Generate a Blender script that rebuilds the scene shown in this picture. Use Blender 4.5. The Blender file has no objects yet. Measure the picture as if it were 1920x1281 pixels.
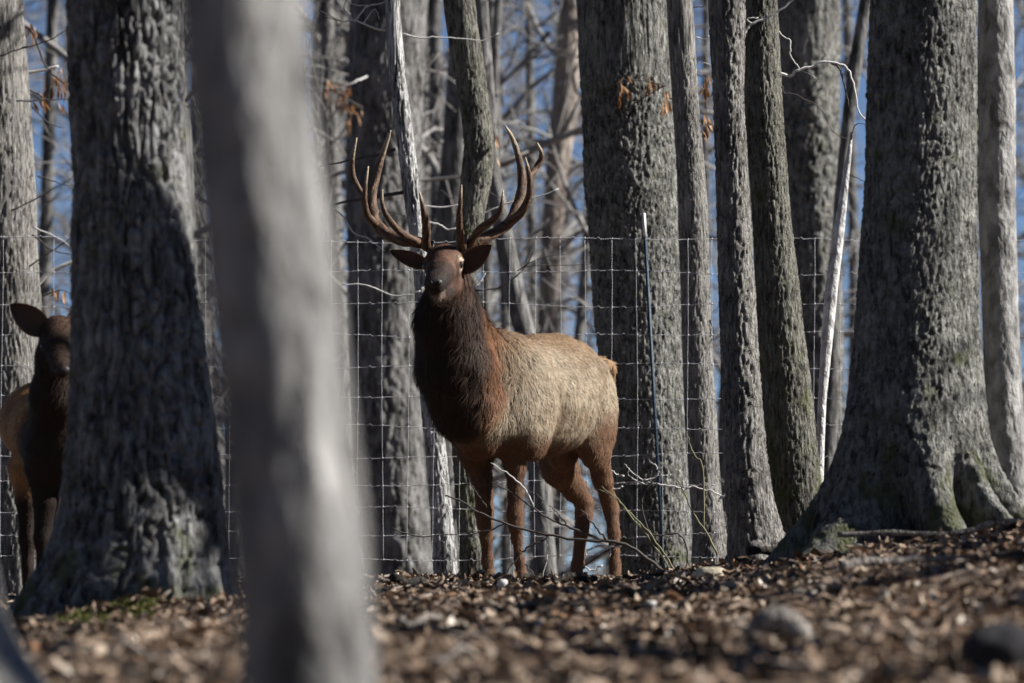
import bpy, math, random
import numpy as np
from mathutils import Vector

# ------------------------------------------------------------------ camera, sky, sun, exposure
SC = bpy.context.scene
COL = SC.collection
PITCH = math.radians(3.0)
FPX, CX, CY, ZC = 10667.0, 960.0, 640.5, -0.338      # 200 mm lens, pixels of the 1920 wide photograph
cam = bpy.data.cameras.new('camera')
cam.lens, cam.sensor_width, cam.clip_start, cam.clip_end = 200.0, 36.0, 0.1, 6000.0
cam.dof.use_dof, cam.dof.focus_distance, cam.dof.aperture_fstop = True, 32.9, 2.9
camo = bpy.data.objects.new('camera', cam)
camo.location = (0, 0, ZC); camo.rotation_euler = (math.pi / 2 + PITCH, 0, 0)
COL.objects.link(camo); SC.camera = camo

SUN_EL, SUN_AZ = math.radians(33), math.radians(93.0)   # azimuth clockwise from +Y; the sun stands to the right
world = bpy.data.worlds.new('World'); SC.world = world; world.use_nodes = True
nt = world.node_tree
sky = nt.nodes.new('ShaderNodeTexSky'); sky.sky_type = 'NISHITA'; sky.sun_disc = False
sky.sun_elevation, sky.sun_rotation = SUN_EL, SUN_AZ
sky.altitude, sky.air_density, sky.dust_density, sky.ozone_density = 2500, 0.5, 0.15, 2.5
nt.links.new(sky.outputs[0], nt.nodes['Background'].inputs[0])
nt.nodes['Background'].inputs[1].default_value = 0.05
sl = bpy.data.lights.new('sun', 'SUN'); sl.energy, sl.angle, sl.color = 5.0, math.radians(0.5), (1.0, 0.965, 0.915)
so = bpy.data.objects.new('sun', sl); COL.objects.link(so)
sd = Vector((math.sin(SUN_AZ) * math.cos(SUN_EL), math.cos(SUN_AZ) * math.cos(SUN_EL), math.sin(SUN_EL)))
so.rotation_euler = sd.to_track_quat('Z', 'Y').to_euler()
so.location = (30, 20, 20)
SC.view_settings.view_transform = 'Standard'; SC.view_settings.look = 'None'
SC.view_settings.gamma = 1.0; SC.view_settings.use_curve_mapping = False; SC.view_settings.exposure = 0.95
SC.render.engine = 'CYCLES'
SC.cycles.use_denoising = True
SC.cycles.max_bounces = 4; SC.cycles.diffuse_bounces = 1

# ------------------------------------------------------------------ helpers
rng = np.random.default_rng(7)

def at(px, py, Y):
    """point at world depth Y seen at photograph pixel (px, py)"""
    x, z = (px - CX) / FPX, (CY - py) / FPX
    fy = math.cos(PITCH) - z * math.sin(PITCH); fz = math.sin(PITCH) + z * math.cos(PITCH)
    t = Y / fy
    return np.array((x * t, Y, ZC + fz * t))

_p = np.random.default_rng(3).permutation(256); PERM = np.concatenate([_p, _p, _p])
_g = np.random.default_rng(5).normal(size=(256, 3)); GRAD = _g / np.linalg.norm(_g, axis=1)[:, None]
def perlin(P):
    P = np.asarray(P, float); I = np.floor(P).astype(int); f = P - I; I &= 255
    u = f * f * f * (f * (f * 6 - 15) + 10)
    out = 0.0
    for dx in (0, 1):
        for dy in (0, 1):
            for dz in (0, 1):
                h = PERM[PERM[PERM[(I[..., 0] + dx) & 255] + ((I[..., 1] + dy) & 255)] + ((I[..., 2] + dz) & 255)]
                g = GRAD[h]
                d = g[..., 0] * (f[..., 0] - dx) + g[..., 1] * (f[..., 1] - dy) + g[..., 2] * (f[..., 2] - dz)
                w = (u[..., 0] if dx else 1 - u[..., 0]) * (u[..., 1] if dy else 1 - u[..., 1]) * (u[..., 2] if dz else 1 - u[..., 2])
                out = out + w * d
    return out * 1.6

def sst(x, a, b):
    t = np.clip((np.asarray(x, float) - a) / (b - a), 0, 1)
    return t * t * (3 - 2 * t)

def mesh_from(name, V, faces, smooth=True):
    """V (n,3); faces: list of int arrays, each (m,3) or (m,4)"""
    me = bpy.data.meshes.new(name)
    V = np.asarray(V, np.float32)
    if not isinstance(faces, (list, tuple)): faces = [faces]
    faces = [np.asarray(f, np.int32) for f in faces if len(f)]
    me.vertices.add(len(V)); me.vertices.foreach_set('co', V.ravel())
    nl = sum(f.size for f in faces); npoly = sum(len(f) for f in faces)
    me.loops.add(nl); me.polygons.add(npoly)
    me.loops.foreach_set('vertex_index', np.concatenate([f.ravel() for f in faces]))
    tot = np.concatenate([np.full(len(f), f.shape[1], np.int32) for f in faces])
    st = np.concatenate([[0], np.cumsum(tot)[:-1]]).astype(np.int32)
    me.polygons.foreach_set('loop_start', st)
    me.update(calc_edges=True); me.validate()
    if smooth: me.polygons.foreach_set('use_smooth', np.ones(len(me.polygons), bool))
    return me

def set_col(me, C):
    C = np.asarray(C, np.float32)
    a = me.color_attributes.new('coat', 'FLOAT_COLOR', 'POINT')
    a.data.foreach_set('color', np.concatenate([C, np.ones((len(C), 1), np.float32)], 1).ravel())

def obj(name, me, mat=None, parent=None, loc=None, **props):
    o = bpy.data.objects.new(name, me); COL.objects.link(o)
    if mat and me is not None and not me.materials: me.materials.append(mat)
    if parent: o.parent = parent
    if loc is not None: o.location = Vector([float(v) for v in loc])
    for k, v in props.items(): o[k] = v
    return o

def thing(name, label, cat, loc, group=None):
    o = bpy.data.objects.new(name, None); COL.objects.link(o)
    o.empty_display_size = 0.1
    o.location = Vector([float(v) for v in loc]); o['label'] = label; o['category'] = cat
    if group: o['group'] = group
    return o

def spline(P, n):
    """Catmull-Rom through rows of P (any width), n samples"""
    P = np.asarray(P, float); m = len(P)
    if m == 2:
        t = np.linspace(0, 1, n)[:, None]; return P[0] * (1 - t) + P[1] * t
    Q = np.vstack([2 * P[0] - P[1], P, 2 * P[-1] - P[-2]])
    t = np.linspace(0, m - 1 - 1e-6, n); i = t.astype(int); f = (t - i)[:, None]
    p0, p1, p2, p3 = Q[i], Q[i + 1], Q[i + 2], Q[i + 3]
    return 0.5 * ((2 * p1) + (p2 - p0) * f + (2 * p0 - 5 * p1 + 4 * p2 - p3) * f ** 2 + (3 * p1 - p0 - 3 * p2 + p3) * f ** 3)

class Tubes:
    def __init__(s): s.V, s.F, s.n = [], [], 0
    def add(s, P, r, sides=5, flat=1.0):
        P = np.asarray(P, float); n = len(P); r = np.broadcast_to(np.asarray(r, float), (n,))
        T = np.gradient(P, axis=0); T /= np.linalg.norm(T, axis=1)[:, None] + 1e-9
        ref = np.array((0.31, 0.95, 0.05)) if abs(T[:, 1]).mean() < 0.8 else np.array((1.0, 0.1, 0.2))
        A = np.cross(T, ref); A /= np.linalg.norm(A, axis=1)[:, None] + 1e-9
        B = np.cross(T, A)
        th = np.linspace(0, 2 * np.pi, sides, endpoint=False)
        ring = P[:, None] + r[:, None, None] * (A[:, None] * np.cos(th)[None, :, None] + flat * B[:, None] * np.sin(th)[None, :, None])
        s.V.append(ring.reshape(-1, 3))
        i = np.arange(n - 1)[:, None] * sides; j = np.arange(sides)[None]; k = (j + 1) % sides
        q = np.stack([i + j, i + k, i + sides + k, i + sides + j], -1).reshape(-1, 4) + s.n
        s.F.append(q)
        s.n += n * sides
        # closed ends
        s.V.append(P[[0, -1]]); c = s.n; s.n += 2
        b0 = c - n * sides
        j = np.arange(sides); k = (j + 1) % sides
        s.T = getattr(s, 'T', [])
        s.T.append(np.stack([np.full(sides, c), b0 + k, b0 + j], -1))
        e = b0 + (n - 1) * sides
        s.T.append(np.stack([np.full(sides, c + 1), e + j, e + k], -1))
    def mesh(s, name, origin=(0, 0, 0)):
        return mesh_from(name, np.vstack(s.V) - np.asarray(origin), [np.vstack(s.F), np.vstack(s.T)])

# ------------------------------------------------------------------ materials
def mat(name):
    m = bpy.data.materials.new(name); m.use_nodes = True
    return m, m.node_tree.nodes, m.node_tree.links, m.node_tree.nodes['Principled BSDF']

def ramp(N, stops):
    r = N.new('ShaderNodeValToRGB'); e = r.color_ramp.elements
    while len(e) < len(stops): e.new(0.5)
    for k, (p, c) in enumerate(stops): e[k].position = p; e[k].color = (*c, 1)
    return r

def bark_mat(name, dark, light, f=30.0, s=0.16, bump=0.6, moss=0.0, moss_h=0.6, blotch=None, blotch_amt=0.0, crack=0.5):
    dark = tuple(c * 0.5 for c in dark); light = tuple(c * 0.82 for c in light)
    m, N, L, b = mat(name)
    tc = N.new('ShaderNodeTexCoord'); mp = N.new('ShaderNodeMapping'); mp.inputs['Scale'].default_value = (f, f, f * s)
    L.new(tc.outputs['Object'], mp.inputs['Vector'])
    n1 = N.new('ShaderNodeTexNoise'); n1.inputs['Scale'].default_value = 1.0; n1.inputs['Detail'].default_value = 6; n1.inputs['Roughness'].default_value = 0.65
    n1.inputs['Distortion'].default_value = 0.6
    L.new(mp.outputs[0], n1.inputs['Vector'])
    v = N.new('ShaderNodeTexVoronoi'); v.feature = 'DISTANCE_TO_EDGE'; v.inputs['Scale'].default_value = 0.9
    mixv = N.new('ShaderNodeVectorMath'); mixv.operation = 'ADD'
    nd = N.new('ShaderNodeTexNoise'); nd.inputs['Scale'].default_value = 1.5; nd.inputs['Detail'].default_value = 3
    L.new(mp.outputs[0], nd.inputs['Vector'])
    L.new(mp.outputs[0], mixv.inputs[0]); L.new(nd.outputs['Color'], mixv.inputs[1]); L.new(mixv.outputs[0], v.inputs['Vector'])
    big = N.new('ShaderNodeTexNoise'); big.inputs['Scale'].default_value = 3.0; big.inputs['Detail'].default_value = 4
    L.new(tc.outputs['Object'], big.inputs['Vector'])
    md = tuple(0.5 * (a + c) for a, c in zip(dark, light))
    r = ramp(N, [(0.36, dark), (0.50, md), (0.64, light)])
    ad = N.new('ShaderNodeMath'); ad.operation = 'MULTIPLY_ADD'; ad.inputs[1].default_value = 0.35; 
    L.new(big.outputs[0], ad.inputs[0]); 
    sub = N.new('ShaderNodeMath'); sub.operation = 'SUBTRACT'; sub.inputs[1].default_value = 0.175
    L.new(n1.outputs[0], sub.inputs[0]); L.new(sub.outputs[0], ad.inputs[2])
    L.new(ad.outputs[0], r.inputs[0])
    colr = r.outputs[0]
    if blotch:
        bn = N.new('ShaderNodeTexNoise'); bn.inputs['Scale'].default_value = 11.0; bn.inputs['Detail'].default_value = 5; bn.inputs['Roughness'].default_value = 0.7
        L.new(tc.outputs['Object'], bn.inputs['Vector'])
        br = ramp(N, [(0.52, (0, 0, 0)), (0.66, (blotch_amt,) * 3)]); L.new(bn.outputs[0], br.inputs[0])
        mx = N.new('ShaderNodeMixRGB'); mx.inputs[2].default_value = (*blotch, 1)
        L.new(br.outputs[0], mx.inputs[0]); L.new(colr, mx.inputs[1]); colr = mx.outputs[0]
    if moss > 0:
        sx = N.new('ShaderNodeSeparateXYZ'); L.new(tc.outputs['Object'], sx.inputs[0])
        mr = N.new('ShaderNodeMapRange'); mr.inputs[1].default_value = 0.0; mr.inputs[2].default_value = moss_h; mr.inputs[3].default_value = 0.16 * moss; mr.inputs[4].default_value = -0.06
        L.new(sx.outputs[2], mr.inputs[0])
        mn = N.new('ShaderNodeTexNoise'); mn.inputs['Scale'].default_value = 6.0; mn.inputs['Detail'].default_value = 6; L.new(tc.outputs['Object'], mn.inputs['Vector'])
        a2 = N.new('ShaderNodeMath'); L.new(mn.outputs[0], a2.inputs[0]); L.new(mr.outputs[0], a2.inputs[1])
        mr2 = ramp(N, [(0.56, (0, 0, 0)), (0.68, (0.75,) * 3)]); L.new(a2.outputs[0], mr2.inputs[0])
        mx = N.new('ShaderNodeMixRGB'); mx.inputs[2].default_value = (0.075, 0.085, 0.022, 1)
        L.new(mr2.outputs[0], mx.inputs[0]); L.new(colr, mx.inputs[1]); colr = mx.outputs[0]
    L.new(colr, b.inputs['Base Color'])
    b.inputs['Roughness'].default_value = 0.85; b.inputs['Specular IOR Level'].default_value = 0.25
    vr = N.new('ShaderNodeMath'); vr.operation = 'MULTIPLY'; vr.inputs[1].default_value = crack * 2.0; vr.use_clamp = True
    L.new(v.outputs['Distance'], vr.inputs[0])
    hs = N.new('ShaderNodeMath'); hs.operation = 'ADD'; L.new(vr.outputs[0], hs.inputs[0]); L.new(n1.outputs[0], hs.inputs[1])
    bp = N.new('ShaderNodeBump'); bp.inputs['Strength'].default_value = bump; bp.inputs['Distance'].default_value = 1.4 / f
    L.new(hs.outputs[0], bp.inputs['Height']); L.new(bp.outputs[0], b.inputs['Normal'])
    return m

def plain(name, col, rough=0.8, var=0.25, scale=20.0, bump=0.0, stretch=(1, 1, 1), metallic=0.0, spec=0.3):
    m, N, L, b = mat(name)
    tc = N.new('ShaderNodeTexCoord'); mp = N.new('ShaderNodeMapping'); mp.inputs['Scale'].default_value = [scale * q for q in stretch]
    L.new(tc.outputs['Object'], mp.inputs[0])
    n = N.new('ShaderNodeTexNoise'); n.inputs['Scale'].default_value = 1.0; n.inputs['Detail'].default_value = 5; L.new(mp.outputs[0], n.inputs['Vector'])
    r = ramp(N, [(0.3, [c * (1 - var) for c in col]), (0.7, [min(1, c * (1 + var)) for c in col])])
    L.new(n.outputs[0], r.inputs[0]); L.new(r.outputs[0], b.inputs['Base Color'])
    b.inputs['Roughness'].default_value = rough; b.inputs['Metallic'].default_value = metallic; b.inputs['Specular IOR Level'].default_value = spec
    if bump:
        bp = N.new('ShaderNodeBump'); bp.inputs['Strength'].default_value = bump; bp.inputs['Distance'].default_value = 0.3 / scale
        L.new(n.outputs[0], bp.inputs['Height']); L.new(bp.outputs[0], b.inputs['Normal'])
    return m

def coat_mat(name, rough=0.75, bump=0.0, sheen=0.0):
    m, N, L, b = mat(name)
    a = N.new('ShaderNodeVertexColor'); a.layer_name = 'coat'
    L.new(a.outputs[0], b.inputs['Base Color']); b.inputs['Roughness'].default_value = rough
    b.inputs['Specular IOR Level'].default_value = 0.2
    if bump:
        tc = N.new('ShaderNodeTexCoord'); n = N.new('ShaderNodeTexNoise'); n.inputs['Scale'].default_value = 60; n.inputs['Detail'].default_value = 4
        L.new(tc.outputs['Object'], n.inputs['Vector'])
        bp = N.new('ShaderNodeBump'); bp.inputs['Strength'].default_value = bump; bp.inputs['Distance'].default_value = 0.01
        L.new(n.outputs[0], bp.inputs['Height']); L.new(bp.outputs[0], b.inputs['Normal'])
    return m

def island_mat(name, stops, rough=0.8, transl=0.0):
    m, N, L, b = mat(name)
    g = N.new('ShaderNodeNewGeometry'); r = ramp(N, stops); L.new(g.outputs['Random Per Island'], r.inputs[0])
    L.new(r.outputs[0], b.inputs['Base Color']); b.inputs['Roughness'].default_value = rough; b.inputs['Specular IOR Level'].default_value = 0.3
    return m

# ------------------------------------------------------------------ ground
_Yk = np.array([-300, -20, 0, 8, 12, 16, 25, 31, 32.2, 34, 36, 45, 60, 100, 200, 600, 2500.])
_Zk = np.array([-20, -3.0, -1.5, -0.98, -0.72, -0.46, -0.205, -0.03, -0.03, -0.10, -0.24, -1.0, -2.2, -4.5, -8, -20, -60.])
_yt = np.linspace(-30, 130, 3201); _zt = np.interp(_yt, _Yk, _Zk)
_k = np.hanning(31); _k /= _k.sum(); _zt = np.convolve(np.pad(_zt, 15, mode='edge'), _k, 'valid')
def hbase(X, Y):
    z = np.where((Y > -29) & (Y < 129), np.interp(Y, _yt, _zt), np.interp(Y, _Yk, _Zk))
    near = 1 - sst(Y, 38, 60)
    z = z + (0.31 * sst(X, 0.4, 2.8) - 0.10 * sst(-X, 0.9, 2.6)) * near * sst(Y, 14, 26)
    return z
def H(X, Y, fine=True):
    X = np.asarray(X, float); Y = np.asarray(Y, float)
    z = hbase(X, Y)
    P = np.stack([X, Y, X * 0], -1)
    amp = 0.3 + 0.7 * (1 - sst(Y, 29, 32.5))
    z = z + 0.05 * amp * perlin(P * 0.9 + 11) + 0.05 * amp * perlin(P * np.array((1.3, 2.2, 1)) + 5)
    if fine: z = z + 0.012 * perlin(P * 5.5 + 3) + 0.007 * perlin(P * 13 + 7)
    return z
def h1(x, y): return float(H(np.array([x]), np.array([y]))[0])

def hit(px, py, y0=13.0, y1=34.0):
    ys = np.linspace(y0, y1, 1200)
    pts = np.array([at(px, py, y) for y in ys])
    d = pts[:, 2] - H(pts[:, 0], pts[:, 1])
    i = np.argmax(d <= 0)
    return pts[i] if d[i] <= 0 else pts[np.argmin(d)]

def axis(lo, hi, step, far):
    a = np.arange(lo, hi + step / 2, step); e = step; up, dn = [], []
    x = hi
    while x < far: e *= 1.35; x += e; up.append(x)
    e = step; x = lo
    while x > -far: e *= 1.35; x -= e; dn.append(x)
    return np.concatenate([dn[::-1], a, up])
gx, gy = axis(-5, 5.5, 0.055, 2500), axis(9, 36, 0.06, 2500)
GX, GY = np.meshgrid(gx, gy)
GZ = H(GX, GY)
nx = len(gx); i = np.arange(len(gy) - 1)[:, None] * nx + np.arange(nx - 1)[None]
quads = np.stack([i, i + 1, i + nx + 1, i + nx], -1).reshape(-1, 4)
m, N, L, b = mat('forest_floor')
tc = N.new('ShaderNodeTexCoord')
n1 = N.new('ShaderNodeTexNoise'); n1.inputs['Scale'].default_value = 22; n1.inputs['Detail'].default_value = 8; n1.inputs['Roughness'].default_value = 0.7
v1 = N.new('ShaderNodeTexVoronoi'); v1.inputs['Scale'].default_value = 28
L.new(tc.outputs['Object'], n1.inputs['Vector']); L.new(tc.outputs['Object'], v1.inputs['Vector'])
r1 = ramp(N, [(0.25, (0.045, 0.03, 0.02)), (0.5, (0.13, 0.088, 0.06)), (0.75, (0.25, 0.18, 0.13))])
mx = N.new('ShaderNodeMixRGB'); mx.inputs[0].default_value = 0.35
bw = N.new('ShaderNodeRGBToBW'); L.new(v1.outputs['Color'], bw.inputs[0]); r2 = ramp(N, [(0.2, (0.03, 0.02, 0.013)), (0.6, (0.13, 0.08, 0.05)), (0.9, (0.28, 0.21, 0.15))])
L.new(bw.outputs[0], r2.inputs[0]); L.new(n1.outputs[0], r1.inputs[0]); L.new(r1.outputs[0], mx.inputs[1]); L.new(r2.outputs[0], mx.inputs[2])
L.new(mx.outputs[0], b.inputs['Base Color']); b.inputs['Roughness'].default_value = 0.9
bp = N.new('ShaderNodeBump'); bp.inputs['Strength'].default_value = 0.8; bp.inputs['Distance'].default_value = 0.03
L.new(n1.outputs[0], bp.inputs['Height']); L.new(bp.outputs[0], b.inputs['Normal'])
obj('ground', mesh_from('ground', np.stack([GX, GY, GZ], -1).reshape(-1, 3), quads), m, kind='structure')

# leaf litter: curled dead leaves and bits of twig, one mass
def leaf_template():
    u = np.array([0, 0.22, 0.5, 0.8, 1.0]); w = np.array([0.06, 0.34, 0.42, 0.26, 0.03])
    V = [];
    for a, c in zip(u, w): V += [(a - 0.5, -c * 0.5, 0.0), (a - 0.5, 0, 0), (a - 0.5, c * 0.5, 0)]
    V = np.array(V); F = []
    for k in range(4):
        for j in range(2): F.append((3 * k + j, 3 * k + 3 + j, 3 * k + 4 + j, 3 * k + 1 + j))
    return V, np.array(F)
LV, LF = leaf_template()
def scatter_leaves(P, size, tilt, seed, up=None):
    r = np.random.default_rng(seed); n = len(P)
    V = np.repeat(LV[None], n, 0)
    curl = r.normal(0, 0.9, n)[:, None]; fold = r.normal(0.3, 0.6, n)[:, None]
    V[:, :, 2] = curl * (V[:, :, 0] ** 2) + fold * np.abs(V[:, :, 1]) + 0.06 * r.normal(size=(n, V.shape[1]))
    V = V * size[:, None, None]
    a = r.uniform(0, 2 * np.pi, n); t = r.normal(0, tilt, n); q = r.normal(0, tilt, n)
    x, y, z = V[..., 0], V[..., 1], V[..., 2]
    y, z = y * np.cos(q)[:, None] - z * np.sin(q)[:, None], y * np.sin(q)[:, None] + z * np.cos(q)[:, None]
    x, z = x * np.cos(t)[:, None] - z * np.sin(t)[:, None], x * np.sin(t)[:, None] + z * np.cos(t)[:, None]
    x, y = x * np.cos(a)[:, None] - y * np.sin(a)[:, None], x * np.sin(a)[:, None] + y * np.cos(a)[:, None]
    W = np.stack([x, y, z], -1) + P[:, None]
    F = (LF[None] + (np.arange(n) * len(LV))[:, None, None]).reshape(-1, 4)
    return W.reshape(-1, 3), F
n = 36000
ly = 13 + 19.6 * rng.random(n) ** 0.8
lx = rng.uniform(-0.115, 0.12, n) * ly
_pt = perlin(np.stack([lx * 2.2, ly * 1.1, 0 * lx], -1)) > -0.22 - 0.5 * rng.random(n); lx, ly = lx[_pt], ly[_pt]; n = len(lx)
lz = H(lx, ly) + rng.uniform(0.002, 0.03, n)
V, F = scatter_leaves(np.stack([lx, ly, lz], -1), 0.028 + 0.085 * rng.random(n) ** 2.0, 0.27, 21)
litter_mat = island_mat('dead_leaves', [(0.0, (0.065, 0.043, 0.029)), (0.25, (0.15, 0.10, 0.066)), (0.5, (0.26, 0.185, 0.13)), (0.72, (0.36, 0.275, 0.205)),
                                        (0.86, (0.36, 0.29, 0.225)), (0.92, (0.21, 0.10, 0.045)), (0.95, (0.5, 0.43, 0.35)), (1.0, (0.66, 0.60, 0.53))])
obj('leaf_litter', mesh_from('leaf_litter', V, F), litter_mat, kind='stuff', label='brown dead leaves strewn over the forest floor', category='leaf litter')
tb = Tubes()
for k in range(420):
    y = 14 + 18 * rng.random() ** 0.8; x = rng.uniform(-0.11, 0.115) * y; a = rng.uniform(0, np.pi); l = rng.uniform(0.08, 0.45)
    t = np.linspace(-0.5, 0.5, 5)
    P = np.stack([x + l * t * np.cos(a), y + l * t * np.sin(a), 0 * t], -1); P[:, :2] += rng.normal(0, 0.012, (5, 2))
    P[:, 2] = H(P[:, 0], P[:, 1]).mean() + 0.018 + rng.normal(0, 0.05) * t
    tb.add(P, np.linspace(1, 0.5, 5) * rng.uniform(0.004, 0.011), 5)
twig_litter_mat = island_mat('fallen_twigs', [(0.0, (0.05, 0.04, 0.03)), (0.5, (0.15, 0.12, 0.10)), (0.8, (0.30, 0.26, 0.22)), (1.0, (0.5, 0.45, 0.4))])
obj('twig_litter', tb.mesh('twig_litter'), twig_litter_mat, kind='stuff', label='broken twigs scattered among the dead leaves', category='twig litter')

# ------------------------------------------------------------------ trees
def trunk_geo(rows, Y, base_px=None, top=9.0, res=0.012, zres=0.018, style='fine', amp=0.006, f=30., s=0.18, seed=0, lobes=0.0, nl=6, lobe_h=0.5, lump=0.02, ztop=3.2, phase=None):
    """rows: (py, left edge, right edge) traced on the photograph, at depth Y"""
    r = np.random.default_rng(seed)
    pts = []
    for py, xl, xr in rows:
        c = at((xl + xr) / 2, py, Y); rad = (xr - xl) / 2 / FPX * math.hypot(Y, 1) ; pts.append((c[2], c[0], rad))
    pts = np.array(sorted(pts))
    zt, xt, rt = pts[-1]
    slope = (pts[-1, 1] - pts[-2, 1]) / (pts[-1, 0] - pts[-2, 0]); slope = np.clip(slope, -0.12, 0.12)
    extra = []
    for dz in (1.0, 3.0, 6.0, top):
        if zt + dz < top + 0.01 + zt: extra.append((zt + dz, xt + slope * (dz - dz * dz / (4 * top)), rt * (1 - 0.55 * dz / top)))
    zb, xb, rb = pts[0]
    gz = h1(xb, Y) - 0.18
    pre = []
    if gz < zb - 0.05:
        sl = np.clip((pts[1, 1] - pts[0, 1]) / (pts[1, 0] - pts[0, 0]), -0.1, 0.1)
        pre = [(gz, xb + sl * (gz - zb), rb * 1.12)]
    pts = np.array(pre + [tuple(p) for p in pts] + extra)
    z0 = pts[0, 0]
    zz = np.concatenate([np.arange(z0, ztop, zres), np.arange(ztop, pts[-1, 0], 0.12)])
    fine = np.arange(z0 - 0.5, pts[-1, 0] + 0.5, 0.02)
    kk = np.hanning(13); kk /= kk.sum()
    def sm(v):
        q = np.interp(fine, pts[:, 0], v); q = np.convolve(np.pad(q, 6, mode='edge'), kk, 'valid'); return np.interp(zz, fine, q)
    cx, rr = sm(pts[:, 1]), sm(pts[:, 2])
    cy = Y + 0.04 * np.sin(zz * 0.7 + seed)
    R0 = float(np.median(rr[zz < ztop]))
    nth = int(np.clip(2 * np.pi * R0 / res, 12, 300))
    th = np.linspace(0, 2 * np.pi, nth, endpoint=False)
    TH, ZZ = np.meshgrid(th, zz)
    RR = np.repeat(rr[:, None], nth, 1)
    gl = z0 + 0.18
    if lobes:
        g = np.clip(1 - (ZZ - gl) / lobe_h, 0, 1.3) ** 1.6
        ph = phase if phase is not None else r.uniform(0, 6)
        lob = np.abs(np.cos(nl / 2 * (TH + 0.25 * np.sin(2 * TH + ph)) + ph)) ** 1.3
        RR = RR * (1 + lobes * g * (lob - 0.75))
    cs, sn = np.cos(TH), np.sin(TH)
    o = r.uniform(0, 100, 3)
    Rf = np.maximum(R0, 0.04)
    P = np.stack([cs * Rf * f, sn * Rf * f, ZZ * f * s], -1) + o
    if style != 'none':
        W = np.stack([perlin(P * 0.45 + 31), perlin(P * 0.45 + 57), 0 * ZZ], -1)
        n1 = perlin(P * 0.8 + 0.9 * W); 
        plate = np.clip(np.abs(n1) * 3.2, 0, 1)
        n2 = perlin(P * 2.1 + 9)
        pl2 = np.clip(np.abs(n1) * 6.0, 0, 1) ** 0.8
        cross = 0.55 + 0.45 * np.clip(np.abs(perlin(P * np.array((0.8, 0.8, 2.6)) + 0.8 * W + 17)) * 5, 0, 1)
        n3 = perlin(P * 4.3 + 23)
        if style == 'furrow': d = pl2 * cross + 0.16 * n2 + 0.10 * n3
        elif style == 'blotch': d = 0.85 * pl2 * cross + 0.30 * perlin(P * 1.3 * np.array((1, 1, 1.3)) + 71) + 0.22 * n2 + 0.1 * n3
        else: d = 0.7 * plate + 0.3 * n2
        RR = RR + amp * (d - 0.6)
    big = perlin(np.stack([cs * Rf * 5, sn * Rf * 5, ZZ * 2.2], -1) + o)
    RR = RR * (1 + lump * 2 * big)
    V = np.stack([cx[:, None] + RR * cs, cy[:, None] + RR * sn, ZZ], -1)
    nz = len(zz)
    i = (np.arange(nz - 1)[:, None] * nth); j = np.arange(nth)[None]; k = (j + 1) % nth
    F = np.stack([i + j, i + k, i + nth + k, i + nth + j], -1).reshape(-1, 4)
    base = np.array((cx[np.argmin(abs(zz - gl))], Y, gl))
    axis_fn = lambda z: np.array((np.interp(z, zz, cx), np.interp(z, zz, cy), z)), lambda z: float(np.interp(z, zz, rr))
    return V.reshape(-1, 3) - base, F, base, axis_fn, zz[-1]

def grow(T, p, d, L, r, depth, rnd, nseg=5, up=0.15, kids=3, minr=0.003, wob=0.22, sides=4):
    P = [np.array(p, float)]; d = np.array(d, float); d /= np.linalg.norm(d)
    for k in range(nseg):
        d = d + rnd.normal(0, wob, 3) * 0.5 + np.array((0, 0, up)) * 0.3; d /= np.linalg.norm(d)
        P.append(P[-1] + d * L / nseg)
    P = np.array(P)
    T.add(P, np.linspace(r, max(r * 0.45, minr * 0.7), len(P)), sides if r > 0.01 else 3)
    if depth > 0:
        for k in range(kids):
            t = rnd.uniform(0.3, 1.0); i = min(int(t * nseg), nseg - 1); q = P[i] + (P[i + 1] - P[i]) * (t * nseg - i)
            dd = (P[i + 1] - P[i]); dd /= np.linalg.norm(dd)
            nd = dd + rnd.normal(0, 0.65, 3); 
            grow(T, q, nd, L * rnd.uniform(0.45, 0.7), max(r * rnd.uniform(0.4, 0.6), minr), depth - 1, rnd, max(3, nseg - 1), up, kids, minr, wob, sides)

def crown_mesh(name, seed, h=7.0, nb=14, r0=0.05, depth=2, L=2.0, kids=3, trunk_r=0.08, minr=0.004, updir=0.6):
    rnd = np.random.default_rng(seed); T = Tubes()
    for k in range(nb):
        z = h * (k + rnd.random()) / nb; a = rnd.uniform(0, 2 * np.pi) ; f = 1 - 0.6 * z / h
        grow(T, (0, 0, z), (math.cos(a), math.sin(a), updir * rnd.uniform(0.3, 1.4)), L * f * rnd.uniform(0.7, 1.2), r0 * f, depth, rnd, 6, 0.2, kids, minr)
    return T.mesh(name)
NEAR_CROWNS = [crown_mesh('crown', 40 + k, 6.5, 11, 0.035, 2, 1.9, 3, minr=0.005) for k in range(3)]
twig_dark = plain('dark_twig', (0.07, 0.06, 0.055), 0.8, 0.3, 60)
twig_pale = plain('pale_twig', (0.55, 0.54, 0.52), 0.75, 0.25, 60)
crown_mat = plain('branch_bark', (0.22, 0.21, 0.20), 0.85, 0.35, 12)
for c in NEAR_CROWNS: c.materials.append(crown_mat)

TREES = {}
def tree(name, label, rows, Y, material, cat='tree', crown=True, cz=4.2, **kw):
    top = kw.pop('top', 9.0); group = kw.pop('group', None)
    V, F, base, (ax, rad), zt = trunk_geo(rows, Y, top=top, **kw)
    t = thing(name, label, cat, base, group)
    obj('trunk', mesh_from('trunk', V, F), material, t)
    if crown:
        k = len(TREES) % 3; c = obj('crown', NEAR_CROWNS[k], None, t)
        z = cz + 0.4 * (len(TREES) % 4); c.location = Vector([float(q) for q in (ax(z) - base)]); c.rotation_euler = (0, 0, 1.3 * len(TREES))
    TREES[len(TREES)] = t
    t_info = dict(t=t, base=base, ax=ax, rad=rad, Y=Y)
    return t_info

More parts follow.
